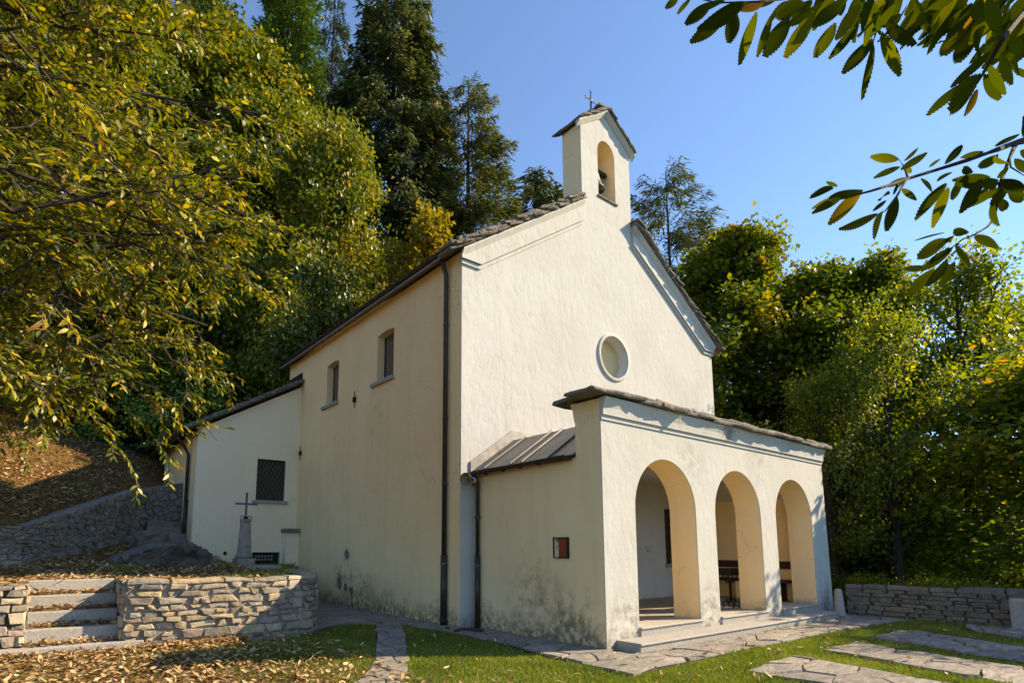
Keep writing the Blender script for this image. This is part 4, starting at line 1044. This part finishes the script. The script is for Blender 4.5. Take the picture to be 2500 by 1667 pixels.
L_HILL = leaf_mat('hillside_leaves', [(0, (0.043, 0.078, 0.012)), (.35, (0.116, 0.166, 0.019)), (.6, (0.220, 0.242, 0.026)), (.8, (0.439, 0.323, 0.036)), (1, (0.672, 0.346, 0.058))], spec=.5, rough=.4)
L_MAPLE = leaf_mat('maple_leaves', [(0, (0.031, 0.056, 0.011)), (.3, (0.071, 0.117, 0.014)), (.55, (0.151, 0.192, 0.017)), (.75, (0.318, 0.285, 0.019)), (.9, (0.477, 0.268, 0.031)), (1, (0.318, 0.117, 0.027))], trans=.5, tint=(1.074, 1.088, 0.377))
L_DARK = leaf_mat('shaded_woodland_leaves', [(0, (0.042, 0.071, 0.014)), (.4, (0.094, 0.142, 0.018)), (.7, (0.212, 0.236, 0.023)), (.9, (0.401, 0.282, 0.034)), (1, (0.472, 0.212, 0.048))], trans=.5, tint=(1.862, 1.800, 0.497))
L_GOLD = leaf_mat('golden_leaves', [(0, (.08, .09, .012)), (.35, (.19, .17, .018)), (.65, (.33, .25, .025)), (1, (.30, .16, .025))], trans=.45)
L_BUSH = leaf_mat('shrub_leaves', [(0, (0.060, 0.124, 0.019)), (.4, (0.183, 0.300, 0.042)), (.75, (0.406, 0.494, 0.071)), (1, (0.893, 0.704, 0.177))], spec=.55, rough=.35)
N_SPRUCE = leaf_mat('spruce_needles', [(0, (0.034, 0.050, 0.019)), (.4, (0.086, 0.115, 0.033)), (.75, (0.203, 0.206, 0.050)), (1, (0.405, 0.321, 0.080))], trans=.12, tint=(1.956, 1.863, 1.016))
N_BLUE = leaf_mat('dark_spruce_needles', [(0, (0.027, 0.046, 0.028)), (.5, (0.070, 0.110, 0.059)), (1, (0.194, 0.226, 0.097))], trans=.1)
N_LARCH = leaf_mat('larch_needles', [(0, (0.041, 0.058, 0.018)), (.5, (0.102, 0.124, 0.032)), (1, (0.228, 0.216, 0.058))], trans=.3)
N_CYP = leaf_mat('cypress_foliage', [(0, (0.038, 0.082, 0.014)), (.4, (0.084, 0.168, 0.024)), (.8, (0.168, 0.252, 0.038)), (1, (0.264, 0.312, 0.060))], trans=.15)

flat_env = lambda u: max(.15, min(1, 3.2*(1-u))**.7*(.75+.25*math.sin(math.pi*min(1, u+.25))))
T_hill1 = broadleaf('a', 1, 20, 4.6, .03, 95000, .20, BARK, L_HILL, 38, flat_env, .30, .3, 6, 3, (-5, 62))
T_hill2 = broadleaf('b', 2, 15, 4.4, .03, 75000, .18, BARK, L_HILL, 30, None, .30, .26)
T_gold = broadleaf('c', 3, 13, 2.9, .06, 15000, .22, BARK_G, L_GOLD, 24, None, .30, .2)
T_map1 = broadleaf('d', 4, 17, 4.2, .06, 85000, .19, BARK, L_MAPLE, 34, None, .27, .3)
T_map2 = broadleaf('e', 5, 16, 3.8, .08, 62000, .18, BARK, L_MAPLE, 28, None, .27, .28)
T_thin1 = broadleaf('f', 6, 13, 3.9, .32, 11000, .16, BARK, L_DARK, 18, None, .30, .30, 6, 3, (35, 75))
T_thin2 = broadleaf('g', 7, 14, 4.2, .34, 11500, .17, BARK, L_DARK, 20, None, .30, .30, 6, 3, (25, 72))
T_fill = broadleaf('h', 8, 12, 4.6, .02, 34000, .22, BARK, L_DARK, 26, None, .4, .2)
T_bush1 = broadleaf('i', 9, 3.4, 2.0, .02, 11000, .13, BARK, L_BUSH, 20, lambda u: max(.3, math.sin(math.pi*min(1, .3+.66*u))**.5), .5, .07, 4, 2, (5, 75))
T_bush2 = broadleaf('j', 10, 3.0, 2.2, .02, 9000, .12, BARK, L_DARK, 18, lambda u: max(.3, math.sin(math.pi*min(1, .3+.66*u))**.5), .5, .06, 4, 2, (5, 75))
T_spr1 = conifer('k', 11, 29, 4.5, 3, 105000, BARK, N_SPRUCE, .5, 7, .38, .62, .75, (.30, .075), .38, .35)
T_spr2 = conifer('l', 12, 26, 3.4, 1.5, 34000, BARK, N_BLUE, .55, 6, .45, .75, .6, (.30, .07), .3, .3)
T_larch = conifer('m', 13, 27, 4.3, 5, 60000, BARK, N_LARCH, .62, 5, .15, .62, .55, (.26, .05), .32, .35, side=.35)
T_larch2 = conifer('n', 14, 30, 3.9, 6, 50000, BARK, N_LARCH, .6, 5, .25, .38, .6, (.28, .05), .28, .3, side=.4)
T_cyp = conifer('o', 15, 26, 3.0, .3, 70000, BARK, N_CYP, .36, 8, -.35, .5, .1, (.22, .075), .3, .75, side=.5)

BIG = 'tall trees on the hillside behind the chapel'
tree('broadleaf_tree', 'tall green broadleaf tree on the slope directly above the annex', 'tree', T_hill1, gpt(650, 28.5), (1.15, 1.15, 1.25), .3, BIG)
tree('broadleaf_tree', 'tall green broadleaf tree rising beside the left chestnut leaves', 'tree', T_hill1, gpt(500, 27.5), (1.15, 1.15, 1.3), 2.1, BIG)
tree('broadleaf_tree', 'rounded green tree behind the eave gutter with yellowing top', 'tree', T_hill2, gpt(775, 23), (.82, .82, 1.2), 1.0, BIG)
tree('broadleaf_tree', 'dark green tree just above the chapel eave left of the golden tree', 'tree', T_hill2, gpt(920, 21.5), (.66, .66, .70), 3.3, BIG)
tree('broadleaf_tree', 'green tree low on the slope behind the annex roof', 'tree', T_hill2, gpt(640, 27.5), (.8, .8, .75), 4.4, BIG)
tree('broadleaf_tree', 'tall broadleaf tree far left behind the chestnut leaves', 'tree', T_hill1, gpt(250, 25), (1.1, 1.1, 1.15), 5.2, BIG)
tree('broadleaf_tree', 'green tree low on the left slope behind hanging chestnut twigs', 'tree', T_hill2, gpt(60, 21), (.9, .9, .9), 2.5, BIG)
tree('broadleaf_tree', 'tallest broadleaf tree high on the hill behind the chestnut leaves', 'tree', T_hill1, gpt(420, 33), (1.3, 1.3, 1.5), 1.7, BIG)
tree('broadleaf_tree', 'high broadleaf tree at the top left corner behind chestnut branches', 'tree', T_hill1, gpt(120, 32), (1.3, 1.3, 1.5), 3.7, BIG)
tree('broadleaf_tree', 'dense green tree left of the narrow conifer column', 'tree', T_hill1, gpt(560, 30), (1.0, 1.0, 1.25), 4.7, BIG)
tree('broadleaf_tree', 'mid green tree filling the slope between annex roof and chapel eave', 'tree', T_hill2, gpt(735, 27), (.8, .8, .82), 5.5, BIG)
tree('broadleaf_tree', 'low green tree on the slope straight above the annex ridge', 'tree', T_hill2, gpt(590, 28), (.8, .8, .8), 1.9, BIG)
tree('golden_tree', 'slender golden yellow autumn tree between spruce and chapel roof', 'tree', T_gold, gpt(1025, 21), (.95, .95, 1.16), 0.4, BIG)
tree('cypress_tree', 'narrow bright green conifer column rising out of the top edge', 'tree', T_cyp, gpt(640, 33), (1.05, 1.05, 1.36), .2, BIG)
tree('spruce_tree', 'dark blue green spruce partly hidden behind the narrow conifer', 'tree', T_spr2, gpt(765, 42), (1.05, 1.05, 1.6), .9, BIG)
tree('spruce_tree', 'biggest dark spruce with drooping branches reaching the top edge', 'tree', T_spr1, gpt(935, 31), (1.22, 1.22, 1.24), 1.9, BIG)
tree('spruce_tree', 'slim dark spruce between the biggest spruce and the open larch', 'tree', T_spr2, gpt(1060, 36), (.75, .75, .92), 2.9, BIG)
tree('larch_tree', 'open branched larch standing left of the bell gable', 'tree', T_larch, gpt(1140, 31), (1.25, 1.25, 1.1), 4.0, BIG)
tree('spruce_tree', 'small dark spruce tip peeping over the roof beside the bell gable', 'tree', T_spr1, gpt(1318, 36), (1.9, 1.9, 1.135), 1.2, BIG)
tree('larch_tree', 'feathery larch behind the right roof slope against the sky', 'tree', T_larch2, gpt(1668, 37, h_ground), (1.4, 1.4, 1.17), 2.0)
RG = 'sunlit trees beyond the parapet'
tree('maple_tree', 'big yellow green maple rising right behind the chapel', 'tree', T_map1, gpt(1860, 24.5, h_ground), (1.35, 1.35, 1.25), .7, RG)
tree('maple_tree', 'second yellow green maple crown overlapping the biggest maple on its right', 'tree', T_map2, gpt(2050, 26, h_ground), (1.3, 1.3, 1.34), 2.2, RG)
tree('maple_tree', 'maple close behind the right facade edge below the larch', 'tree', T_map2, gpt(1700, 23, h_ground), (.85, .85, .93), 3.9, RG)
tree('maple_tree', 'lower maple crown right of the two bright maples', 'tree', T_map2, gpt(2200, 27, h_ground), (1.2, 1.2, 1.2), 5.0, RG)
tree('maple_tree', 'bright maple crown between the two highest maples', 'tree', T_map1, gpt(1975, 25.5, h_ground), (1.12, 1.12, 1.2), 5.6, RG)
tree('woodland_tree', 'thin leaved tree with forked dark trunk near the right edge', 'tree', T_thin1, gpt(2375, 22, h_ground), (1.2, 1.2, 1.42), 1.1, RG)
tree('woodland_tree', 'dark trunked tree standing behind the middle of the parapet', 'tree', T_thin2, gpt(2190, 18.5, h_ground), (.65, .65, .86), 2.6, RG)
tree('woodland_tree', 'sparse tree at the far right edge behind the granite block', 'tree', T_thin2, gpt(2540, 24, h_ground), (1.15, 1.15, 1.42), .2, RG)
tree('woodland_tree', 'dark tree behind the porch roof right end', 'tree', T_thin2, gpt(2030, 18.5, h_ground), (.55, .55, .66), 4.1, RG)
for i, (px, dp, s, lab) in enumerate(((1960, 30, .85, 'low bushy tree filling the gap behind the porch'), (2140, 33, .9, 'low bushy tree in deep shade behind the dark trunk'), (2330, 29, .78, 'low bushy tree behind the forked trunk'), (2480, 27, .75, 'low bushy tree at the right edge of the picture'), (1780, 28, 1.0, 'bushy tree below the big maple beside the facade'), (2240, 24, .6, 'small bushy tree just over the parapet coping'))):
    tree('woodland_tree', lab, 'tree', T_fill, gpt(px, dp, h_ground), (s, s, s*1.1), i*1.3, 'shaded trees lower down the valley side')
for i, (px, dp, s, lab) in enumerate(((2120, 17, .5, 'dark shrub behind the left end of the parapet'), (2250, 15.8, .48, 'rounded dark shrub leaning over the parapet middle'), (2370, 14.6, .42, 'dark shrub behind the right half of parapet'), (2060, 18.5, .6, 'shrub between granite bollard and tree trunk'))):
    tree('shrub', lab, 'shrub', T_bush2, gpt(px, dp, h_ground), (s, s, s*1.1), i*2.1, 'shrubs along the parapet', ('stem', 'foliage'))
for i, (px, dp, s, lab) in enumerate(((470, 26, 1.1, 'glossy green shrub just left of the annex roof edge'), (600, 26.5, 1.1, 'glossy green shrub above the middle of annex roof'), (700, 27.5, 1.3, 'tall shrub where annex roof meets the chapel'), (340, 23, 1.0, 'green shrub at the top of the leafy slope'), (190, 24, 1.05, 'shrub behind hanging chestnut twigs left on the slope'), (60, 24.5, 1.0, 'shrub at the left edge on top of slope'), (540, 25, 1.4, 'big shrub at the foot of the tall broadleaf trees'), (400, 26, 1.3, 'big shrub under the chestnut branches above the slope'), (130, 27, 1.5, 'big shrub far left on the slope'))):
    tree('shrub', lab, 'shrub', T_bush1, gpt(px, dp), (s, s, s), i*1.7, 'shrubs on the hillside', ('stem', 'foliage'))
# trees just right of the frame: they shade the porch end and the yard as in the photograph
tree('woodland_tree', 'tree right of the picture shading the end of the porch', 'tree', T_fill, (17.9, -4.7, -2.6), (1.25, 1.25, .83), 1.0)
tree('woodland_tree', 'second tree right of the picture shading the lawn strips', 'tree', T_fill, (14.6, -7.4, -2.0), (.7, .7, .75), 2.0)

# ------------------------------------------------------------------ chestnut on the left, close to the camera
CHEST = [(0, (0.053, 0.090, 0.009)), (.35, (0.150, 0.180, 0.014)), (.60, (0.282, 0.270, 0.023)), (.74, (0.510, 0.387, 0.027)), (.84, (0.493, 0.261, 0.027)), (.92, (0.246, 0.099, 0.020)), (1, (0.634, 0.558, 0.324))]
L_CH = leaf_mat('chestnut_leaves', CHEST, trans=.35, tint=(1.3, 1.25, .45), spec=.45, rough=.42)
L_CHO = leaf_mat('chestnut_leaf', CHEST, trans=.35, src='obj', tint=(1.3, 1.25, .45), spec=.45, rough=.42)
rg = random.Random(77); CT = thing('chestnut_tree', 'big sunlit chestnut tree with long yellow green leaves filling the left', 'tree', (-12.4, 2.6, 0))
EC, ER = Vector((-8.55, 3.3, 7.25)), Vector((3.95, 2.9, 3.6))
base = Vector((-12.4, 2.6, 0)); tk = [base+Vector((.0, 0, -.1)), base+Vector((.1, .05, 2.5)), base+Vector((.35, .1, 5)), base+Vector((.7, .2, 8)), base+Vector((1.0, .3, 11))]
m = MB().tube(tk, [.34, .28, .22, .15, .06], 10, cap=False); limbs = MB(); LB, LD, LU = [], [], []
def twig(p, d, L):
    pts = bez(p, d, L, -.12, 5, .13, rg); limbs.tube(pts, [.009, .008, .006, .005, .004, .0025], 3, cap=False); nL = rg.randint(8, 12)
    for k in range(nL):
        t = .15+.85*(k+.6)/nL; q = seg_at(pts, min(t, 1)); tv = (seg_at(pts, min(1, t+.05))-seg_at(pts, max(0, t-.05))).normalized(); sgn = 1 if k % 2 else -1
        sd = tv.cross(Vector((0, 0, 1))); sd = sd.normalized() if sd.length > .01 else Vector((1, 0, 0))
        LB.append(tuple(q)); LD.append(tuple(tv*.75+sd*sgn*rg.uniform(.4, 1.0)+Vector((rg.gauss(0, .2), rg.gauss(0, .2), rg.uniform(-.6, .3))))); LU.append((rg.gauss(0, .5)+.25, rg.gauss(0, .5)-.15, 1))
npri = 42
for i in range(npri):
    u = (i+.5)/npri
    # target on the crown surface (the side that faces the yard)
    th = rg.uniform(-1.9, 1.2); ph = -1.25+2.55*u
    tgt = EC+Vector((ER.x*math.cos(ph)*math.cos(th), ER.y*math.cos(ph)*math.sin(th), ER.z*math.sin(ph)))
    z0 = max(2.2, min(10.5, tgt.z*.75+.8)); k = z0/11*4; a = tk[min(3, int(k))].lerp(tk[min(3, int(k))+1], k-int(k)); n = 7; pts = []; bx = Vector((rg.gauss(0, .5), rg.gauss(0, .7), rg.gauss(0, .8)))
    for j in range(n+1):
        s = j/n; q = a.lerp(tgt, s); q += bx*math.sin(math.pi*s); q.z += .5*math.sin(math.pi*s)-.25*s*s; pts.append(q+Vector((rg.gauss(0, .08), rg.gauss(0, .08), rg.gauss(0, .08)))*(0 < j < n))
    L = (tgt-a).length; m.tube(pts, [.036*(1-.8*j/n)+.006 for j in range(n+1)], 6, cap=False)
    for k in range(17):
        t = .15+.85*(k+.5)/17; q = seg_at(pts, t); dirn = (seg_at(pts, min(1, t+.1))-seg_at(pts, max(0, t-.1))).normalized()
        d2 = (dirn*.8+Vector((rg.gauss(0, .75), rg.gauss(0, .75), rg.gauss(0, .45)))).normalized(); L2 = rg.uniform(.5, 1.15)
        se = bez(q, d2, L2, -.15, 4, .12, rg); m.tube(se, [.018, .015, .012, .009, .006], 4, cap=False)
        for w_ in range(7): twig(seg_at(se, rg.uniform(.2, 1)), (d2+Vector((rg.gauss(0, .6), rg.gauss(0, .6), rg.gauss(-.2, .4)))), rg.uniform(.35, .7))
# low hanging sprays in front of the slope and the annex corner
for (px, py, dp, tx, ty) in ((150, 950, 8.2, 345, 1190), (330, 930, 8.8, 530, 1075), (250, 980, 8.6, 420, 1130), (420, 880, 8.8, 600, 960), (480, 620, 8.6, 690, 700), (470, 300, 8.4, 660, 400)):
    p, q = at(px, py, dp), at(tx, ty, dp+.5); pts = [p.lerp(q, s)+Vector((0, 0, .18*math.sin(math.pi*s))) for s in (0, .25, .5, .75, 1)]; m.tube(pts, [.012, .010, .008, .006, .004], 4, cap=False)
    root = EC.lerp(p, .55); m.tube([root, root.lerp(p, .5)+Vector((0, 0, .2)), p], [.03, .022, .012], 5, cap=False)
    for k in range(9): twig(seg_at(pts, rg.uniform(.15, 1)), (q-p).normalized()+Vector((rg.gauss(0, .5), rg.gauss(0, .5), rg.gauss(-.2, .35))), rg.uniform(.25, .5))
V0 = np.array([tuple(v) for v in m.v]); o = m.build('trunk', BARK, CT); limbs.build('twigs', BARK_G, CT)
LB, LD, LU = np.array(LB), np.array(LD), np.array(LU); n = len(LB); print('chestnut leaves', n)
rn = np.random.default_rng(5); size = rn.uniform(.095, .16, n); rvs = np.clip(rn.beta(2.2, 3.4, n)+(rn.random(n) < .09)*.45, 0, 1); rvs[rn.random(n) < .03] = 1.0
dist = np.linalg.norm(LB-np.array(CAM), axis=1); vis = in_view(LB, .0); order = np.argsort(np.where(vis, dist, 1e9)); near = order[:300]; rest = np.setdiff1d(np.arange(n), near)
V, Fc = scatter(LANCE[0], LANCE[1], LB[rest], LD[rest], LU[rest], size[rest])
c0 = np.array([-12.4, 2.6, 0]); o = obj('foliage', raw_mesh('foliage', V-c0, Fc, L_CH, np.repeat(rvs[rest], 8)), CT, (-12.4, 2.6, 0)); o['kind'] = 'stuff'
def lance_mesh(name, mat, curl, teeth=0, wid=.155):
    if not teeth:
        v = LANCE[0].copy(); v[:, 2] *= curl; return raw_mesh(name, v, [np.array(f) for f in LANCE[1]], mat)
    mid, up, dn = [], [], []; N = teeth
    for k in range(N+1):
        s = k/N; ww = wid*(math.sin(math.pi*min(1, s*.93+.05)))**.75; z = -.22*curl*s*s
        mid.append((s, 0, z-.02*math.sin(math.pi*s)))
        tooth = .006 if 0 < k < N else 0
        up.append((s-.015, ww*.97, z+.015)); up.append((s+.6/N, ww*1.0+tooth, z+.02)); dn.append((s-.015, -ww*.97, z+.015)); dn.append((s+.6/N, -ww*1.0-tooth, z+.02))
    Vv = mid+up+dn; a, b = N+1, N+1+2*(N+1); F3 = []
    for k in range(N):
        for o_, sg in ((a, 1), (b, -1)):
            t1, t2, t3 = o_+2*k, o_+2*k+1, o_+2*k+2
            F3 += [(k, t1, t2), (k, t2, k+1), (k+1, t2, t3)] if sg < 0 else [(k, t2, t1), (k, k+1, t2), (k+1, t3, t2)]
    Vv[a+2*N+1] = Vv[a+2*N] = (1, .012, Vv[N][2]); Vv[b+2*N+1] = Vv[b+2*N] = (1, -.012, Vv[N][2])
    return raw_mesh(name, np.array(Vv), [np.array(F3)], mat)
LM = [lance_mesh('leaf', L_CHO, c) for c in (.4, 1.0, 1.7)]
def put_leaf(parent, me, p, d, up, L, wsc=1.0):
    d = Vector(d).normalized(); up = Vector(up); nn = (up-d*up.dot(d)).normalized(); s = nn.cross(d)
    o = bpy.data.objects.new('leaf', me); COL.objects.link(o); o.parent = parent
    mm = Matrix((d, s, nn)).transposed().to_4x4() @ Matrix.Diagonal((L, L*wsc, L, 1)); mm.translation = Vector(p)-WL[parent.name]; o.matrix_local = mm; return o
for i in near: put_leaf(CT, LM[i % 3], LB[i], LD[i], LU[i], float(size[i]))

# ------------------------------------------------------------------ chestnut branches hanging into the upper right, about two metres away
L_BIG = leaf_mat('large_chestnut_leaf', [(0, (0.027, 0.039, 0.004)), (.55, (0.042, 0.059, 0.005)), (.75, (0.073, 0.091, 0.007)), (.93, (0.122, 0.128, 0.011)), (.982, (0.13, 0.125, 0.012)), (1, (0.267, 0.13, 0.018))], trans=.45, src='obj', tint=(1.7, 1.6, .4), spec=.0, rough=1, veins=7)
HT = thing('overhanging_chestnut', 'dark chestnut branch with large serrated leaves hanging into the upper right', 'tree', (-3.2, -6.9, 0))
big = [lance_mesh('leaf', L_BIG, c, 14, w_) for c, w_ in ((.2, .14), (.7, .13), (1.2, .12), (-.3, .135))]
rg = random.Random(9); Z7 = lambda x, y: (1600+x/1.96, y/1.96)
LEAVES = '''270,10,150,115 330,90,175,200 385,60,360,180 480,60,400,285 560,70,500,255 640,80,530,265 760,60,630,265 860,110,770,270 960,130,850,270 1040,190,905,350 1035,215,1000,460 1080,160,1165,345 1110,90,1215,270 1060,60,1010,180 1330,150,1260,240 1380,90,1320,250 1450,130,1380,290 1580,130,1445,320 1600,250,1440,420 1480,390,1300,540 1560,360,1350,560 1540,430,1500,545 1590,310,1665,460 1660,250,1685,420 1570,360,1655,480 1700,180,1740,250 1720,330,1790,370 110,-10,60,30 165,-10,110,55 330,10,190,45 420,20,260,130 520,10,400,50 640,20,470,120 720,30,560,60 800,10,640,150 900,0,760,140 980,30,850,180 1050,0,960,110 1150,20,1040,160 1200,30,1120,190 1290,0,1180,150 1290,60,1200,160 1390,10,1260,150 1440,40,1340,190 1500,20,1420,180 1560,60,1460,220 1640,20,1520,190 1700,60,1600,220 1740,90,1660,250 1780,40,1700,180 1790,150,1700,300 1650,140,1560,300 1730,230,1640,330 1700,-20,1560,80 1450,-30,1300,60 1150,-30,1010,50 900,-40,740,30 1300,-20,1360,120 1590,-10,1640,140 600,-20,480,30 1510,150,1450,300 1240,-10,1300,130 1010,-20,1090,120 1680,350,1620,420''' 
MIDL = '''985,912,820,1080 990,908,838,938 850,905,718,928 900,938,755,985 885,950,770,1000 872,892,815,872 1165,765,1035,750 1170,800,1050,842 1175,812,1297,735 1190,770,1265,714 1190,800,1240,830 1310,800,1352,765 1120,930,1050,930 1180,905,1240,945 1155,945,1105,1112 1105,960,1040,1010 1090,1015,1010,1157 1060,1025,908,1110 1385,785,1492,680 1460,755,1570,725 1392,880,1250,1015 1402,900,1325,1062 1350,870,1420,800 1520,825,1440,805 1640,740,1530,825 1625,700,1742,635 1700,780,1610,800 1690,800,1640,850 1600,850,1440,852 1645,880,1430,872 1645,900,1500,985 1640,920,1540,965 1620,950,1575,1070 1650,950,1690,1032 1690,920,1775,985 1650,860,1762,905 1470,860,1400,972 1720,760,1790,830 1760,600,1790,680 1750,720,1800,760 1700,870,1620,980 1560,860,1480,1000 1600,880,1530,990 1660,900,1780,940 1500,1112,1385,1108 1382,1112,1240,1140 1402,1150,1240,1232 1422,1185,1280,1292 1300,1272,1170,1305 1335,1290,1208,1412 1392,1240,1310,1402 1432,1252,1370,1372 1440,1170,1512,1272 1430,1130,1330,1190'''
ORG = '''1200,850,1100,900 1160,880,1140,932 1270,855,1332,896 1530,1130,1616,1160 1195,862,1150,900 1640,860,1560,900 1680,110,1600,190'''
DT = lambda x, y: 2.05+.25*math.sin(x*.011)+.2*math.sin(y*.02+x*.004)
leafobs = []
def hang(s, org=False, dz=0):
    for it in s.split():
        a, b, c, d = map(float, it.split(',')); dp = DT(a, b)+rg.uniform(-.12, .12)+dz
        p = at(*Z7(a, b), dp); q = at(*Z7(c, d), dp+rg.uniform(-.07, .05)); L = (q-p).length*(1.1 if b < 300 else 1.0)
        view = (CAM-p).normalized(); upv = -view*rg.choice((1, 1, -1))+Vector((rg.gauss(0, .45), rg.gauss(0, .45), rg.gauss(0, .45)))
        put_leaf(HT, big[rg.randrange(4)], p, q-p, upv, L, rg.uniform(.9, 1.15) if L > .1 else 1.2)
hang(LEAVES); hang(MIDL, dz=.25); hang(ORG, True, .1)
hang(' '.join(f'{x+rg.uniform(-40,40):.0f},{y+rg.uniform(-30,10):.0f},{x-rg.uniform(20,110):.0f},{y+rg.uniform(70,140):.0f}' for x, y in [(700+i*45, -10+12*math.sin(i)) for i in range(25)]), dz=.35)
hang(' '.join(f'{x:.0f},{y:.0f},{x-rg.uniform(20, 130):.0f},{y+rg.uniform(80, 170):.0f}' for x, y in [(rg.uniform(900, 1800), rg.uniform(-60, 90)) for i in range(34)]), dz=.2)
hang(' '.join(f'{x:.0f},{y:.0f},{x-rg.uniform(-30,120):.0f},{y+rg.uniform(70,150):.0f}' for x, y in [(rg.uniform(1450, 1800), rg.uniform(-20, 230)) for i in range(34)]), dz=.4)
bm_ = MB()
def branch(pts, dz, r):
    P = [at(*Z7(x, y), DT(x, y)+dz) for x, y in pts]; bm_.tube(P, [r*(1-.75*i/(len(P)-1)) for i in range(len(P))], 6)
    return P
ends = [branch([(1900, 620), (1764, 668), (1640, 715), (1500, 765), (1350, 812), (1210, 855), (1100, 893), (1030, 915), (940, 938)], .25, .012),
        branch([(1900, 660), (1730, 690), (1695, 760), (1700, 800), (1764, 840)], .25, .007), branch([(1720, 690), (1650, 880), (1640, 960), (1620, 1050), (1590, 1085), (1530, 1122), (1470, 1145), (1420, 1185)], .25, .007),
        branch([(1210, 855), (1190, 800), (1168, 765)], .25, .005), branch([(1200, 860), (1155, 940), (1100, 1010), (1020, 1045)], .25, .005),
        branch([(2000, -200), (1700, -110), (1400, -50), (1100, -30), (800, -25), (500, 10), (300, 15), (140, -20)], .0, .008), branch([(1900, -100), (1764, 60), (1660, 190), (1600, 300), (1540, 400)], .0, .012), branch([(1120, 0), (1070, 110), (1040, 210)], .0, .006), branch([(1764, 560), (1757, 620), (1775, 680)], .25, .005)]
trunk_top = Vector((-3.2, -6.9, 4.4)); bm_.tube([(-3.2, -6.9, -.1), (-3.25, -6.85, 2.2), trunk_top, (-3.1, -6.8, 7.5)], [.26, .22, .17, .08], 10)
for P in (ends[0], ends[1], ends[5], ends[6]): bm_.tube([trunk_top+Vector((0, 0, -.8)), trunk_top.lerp(P[0], .5)+Vector((0, 0, .15)), P[0]], [.06, .035, .013], 7)
bm_.build('trunk', BARK, HT)
bpy.context.view_layer.update()
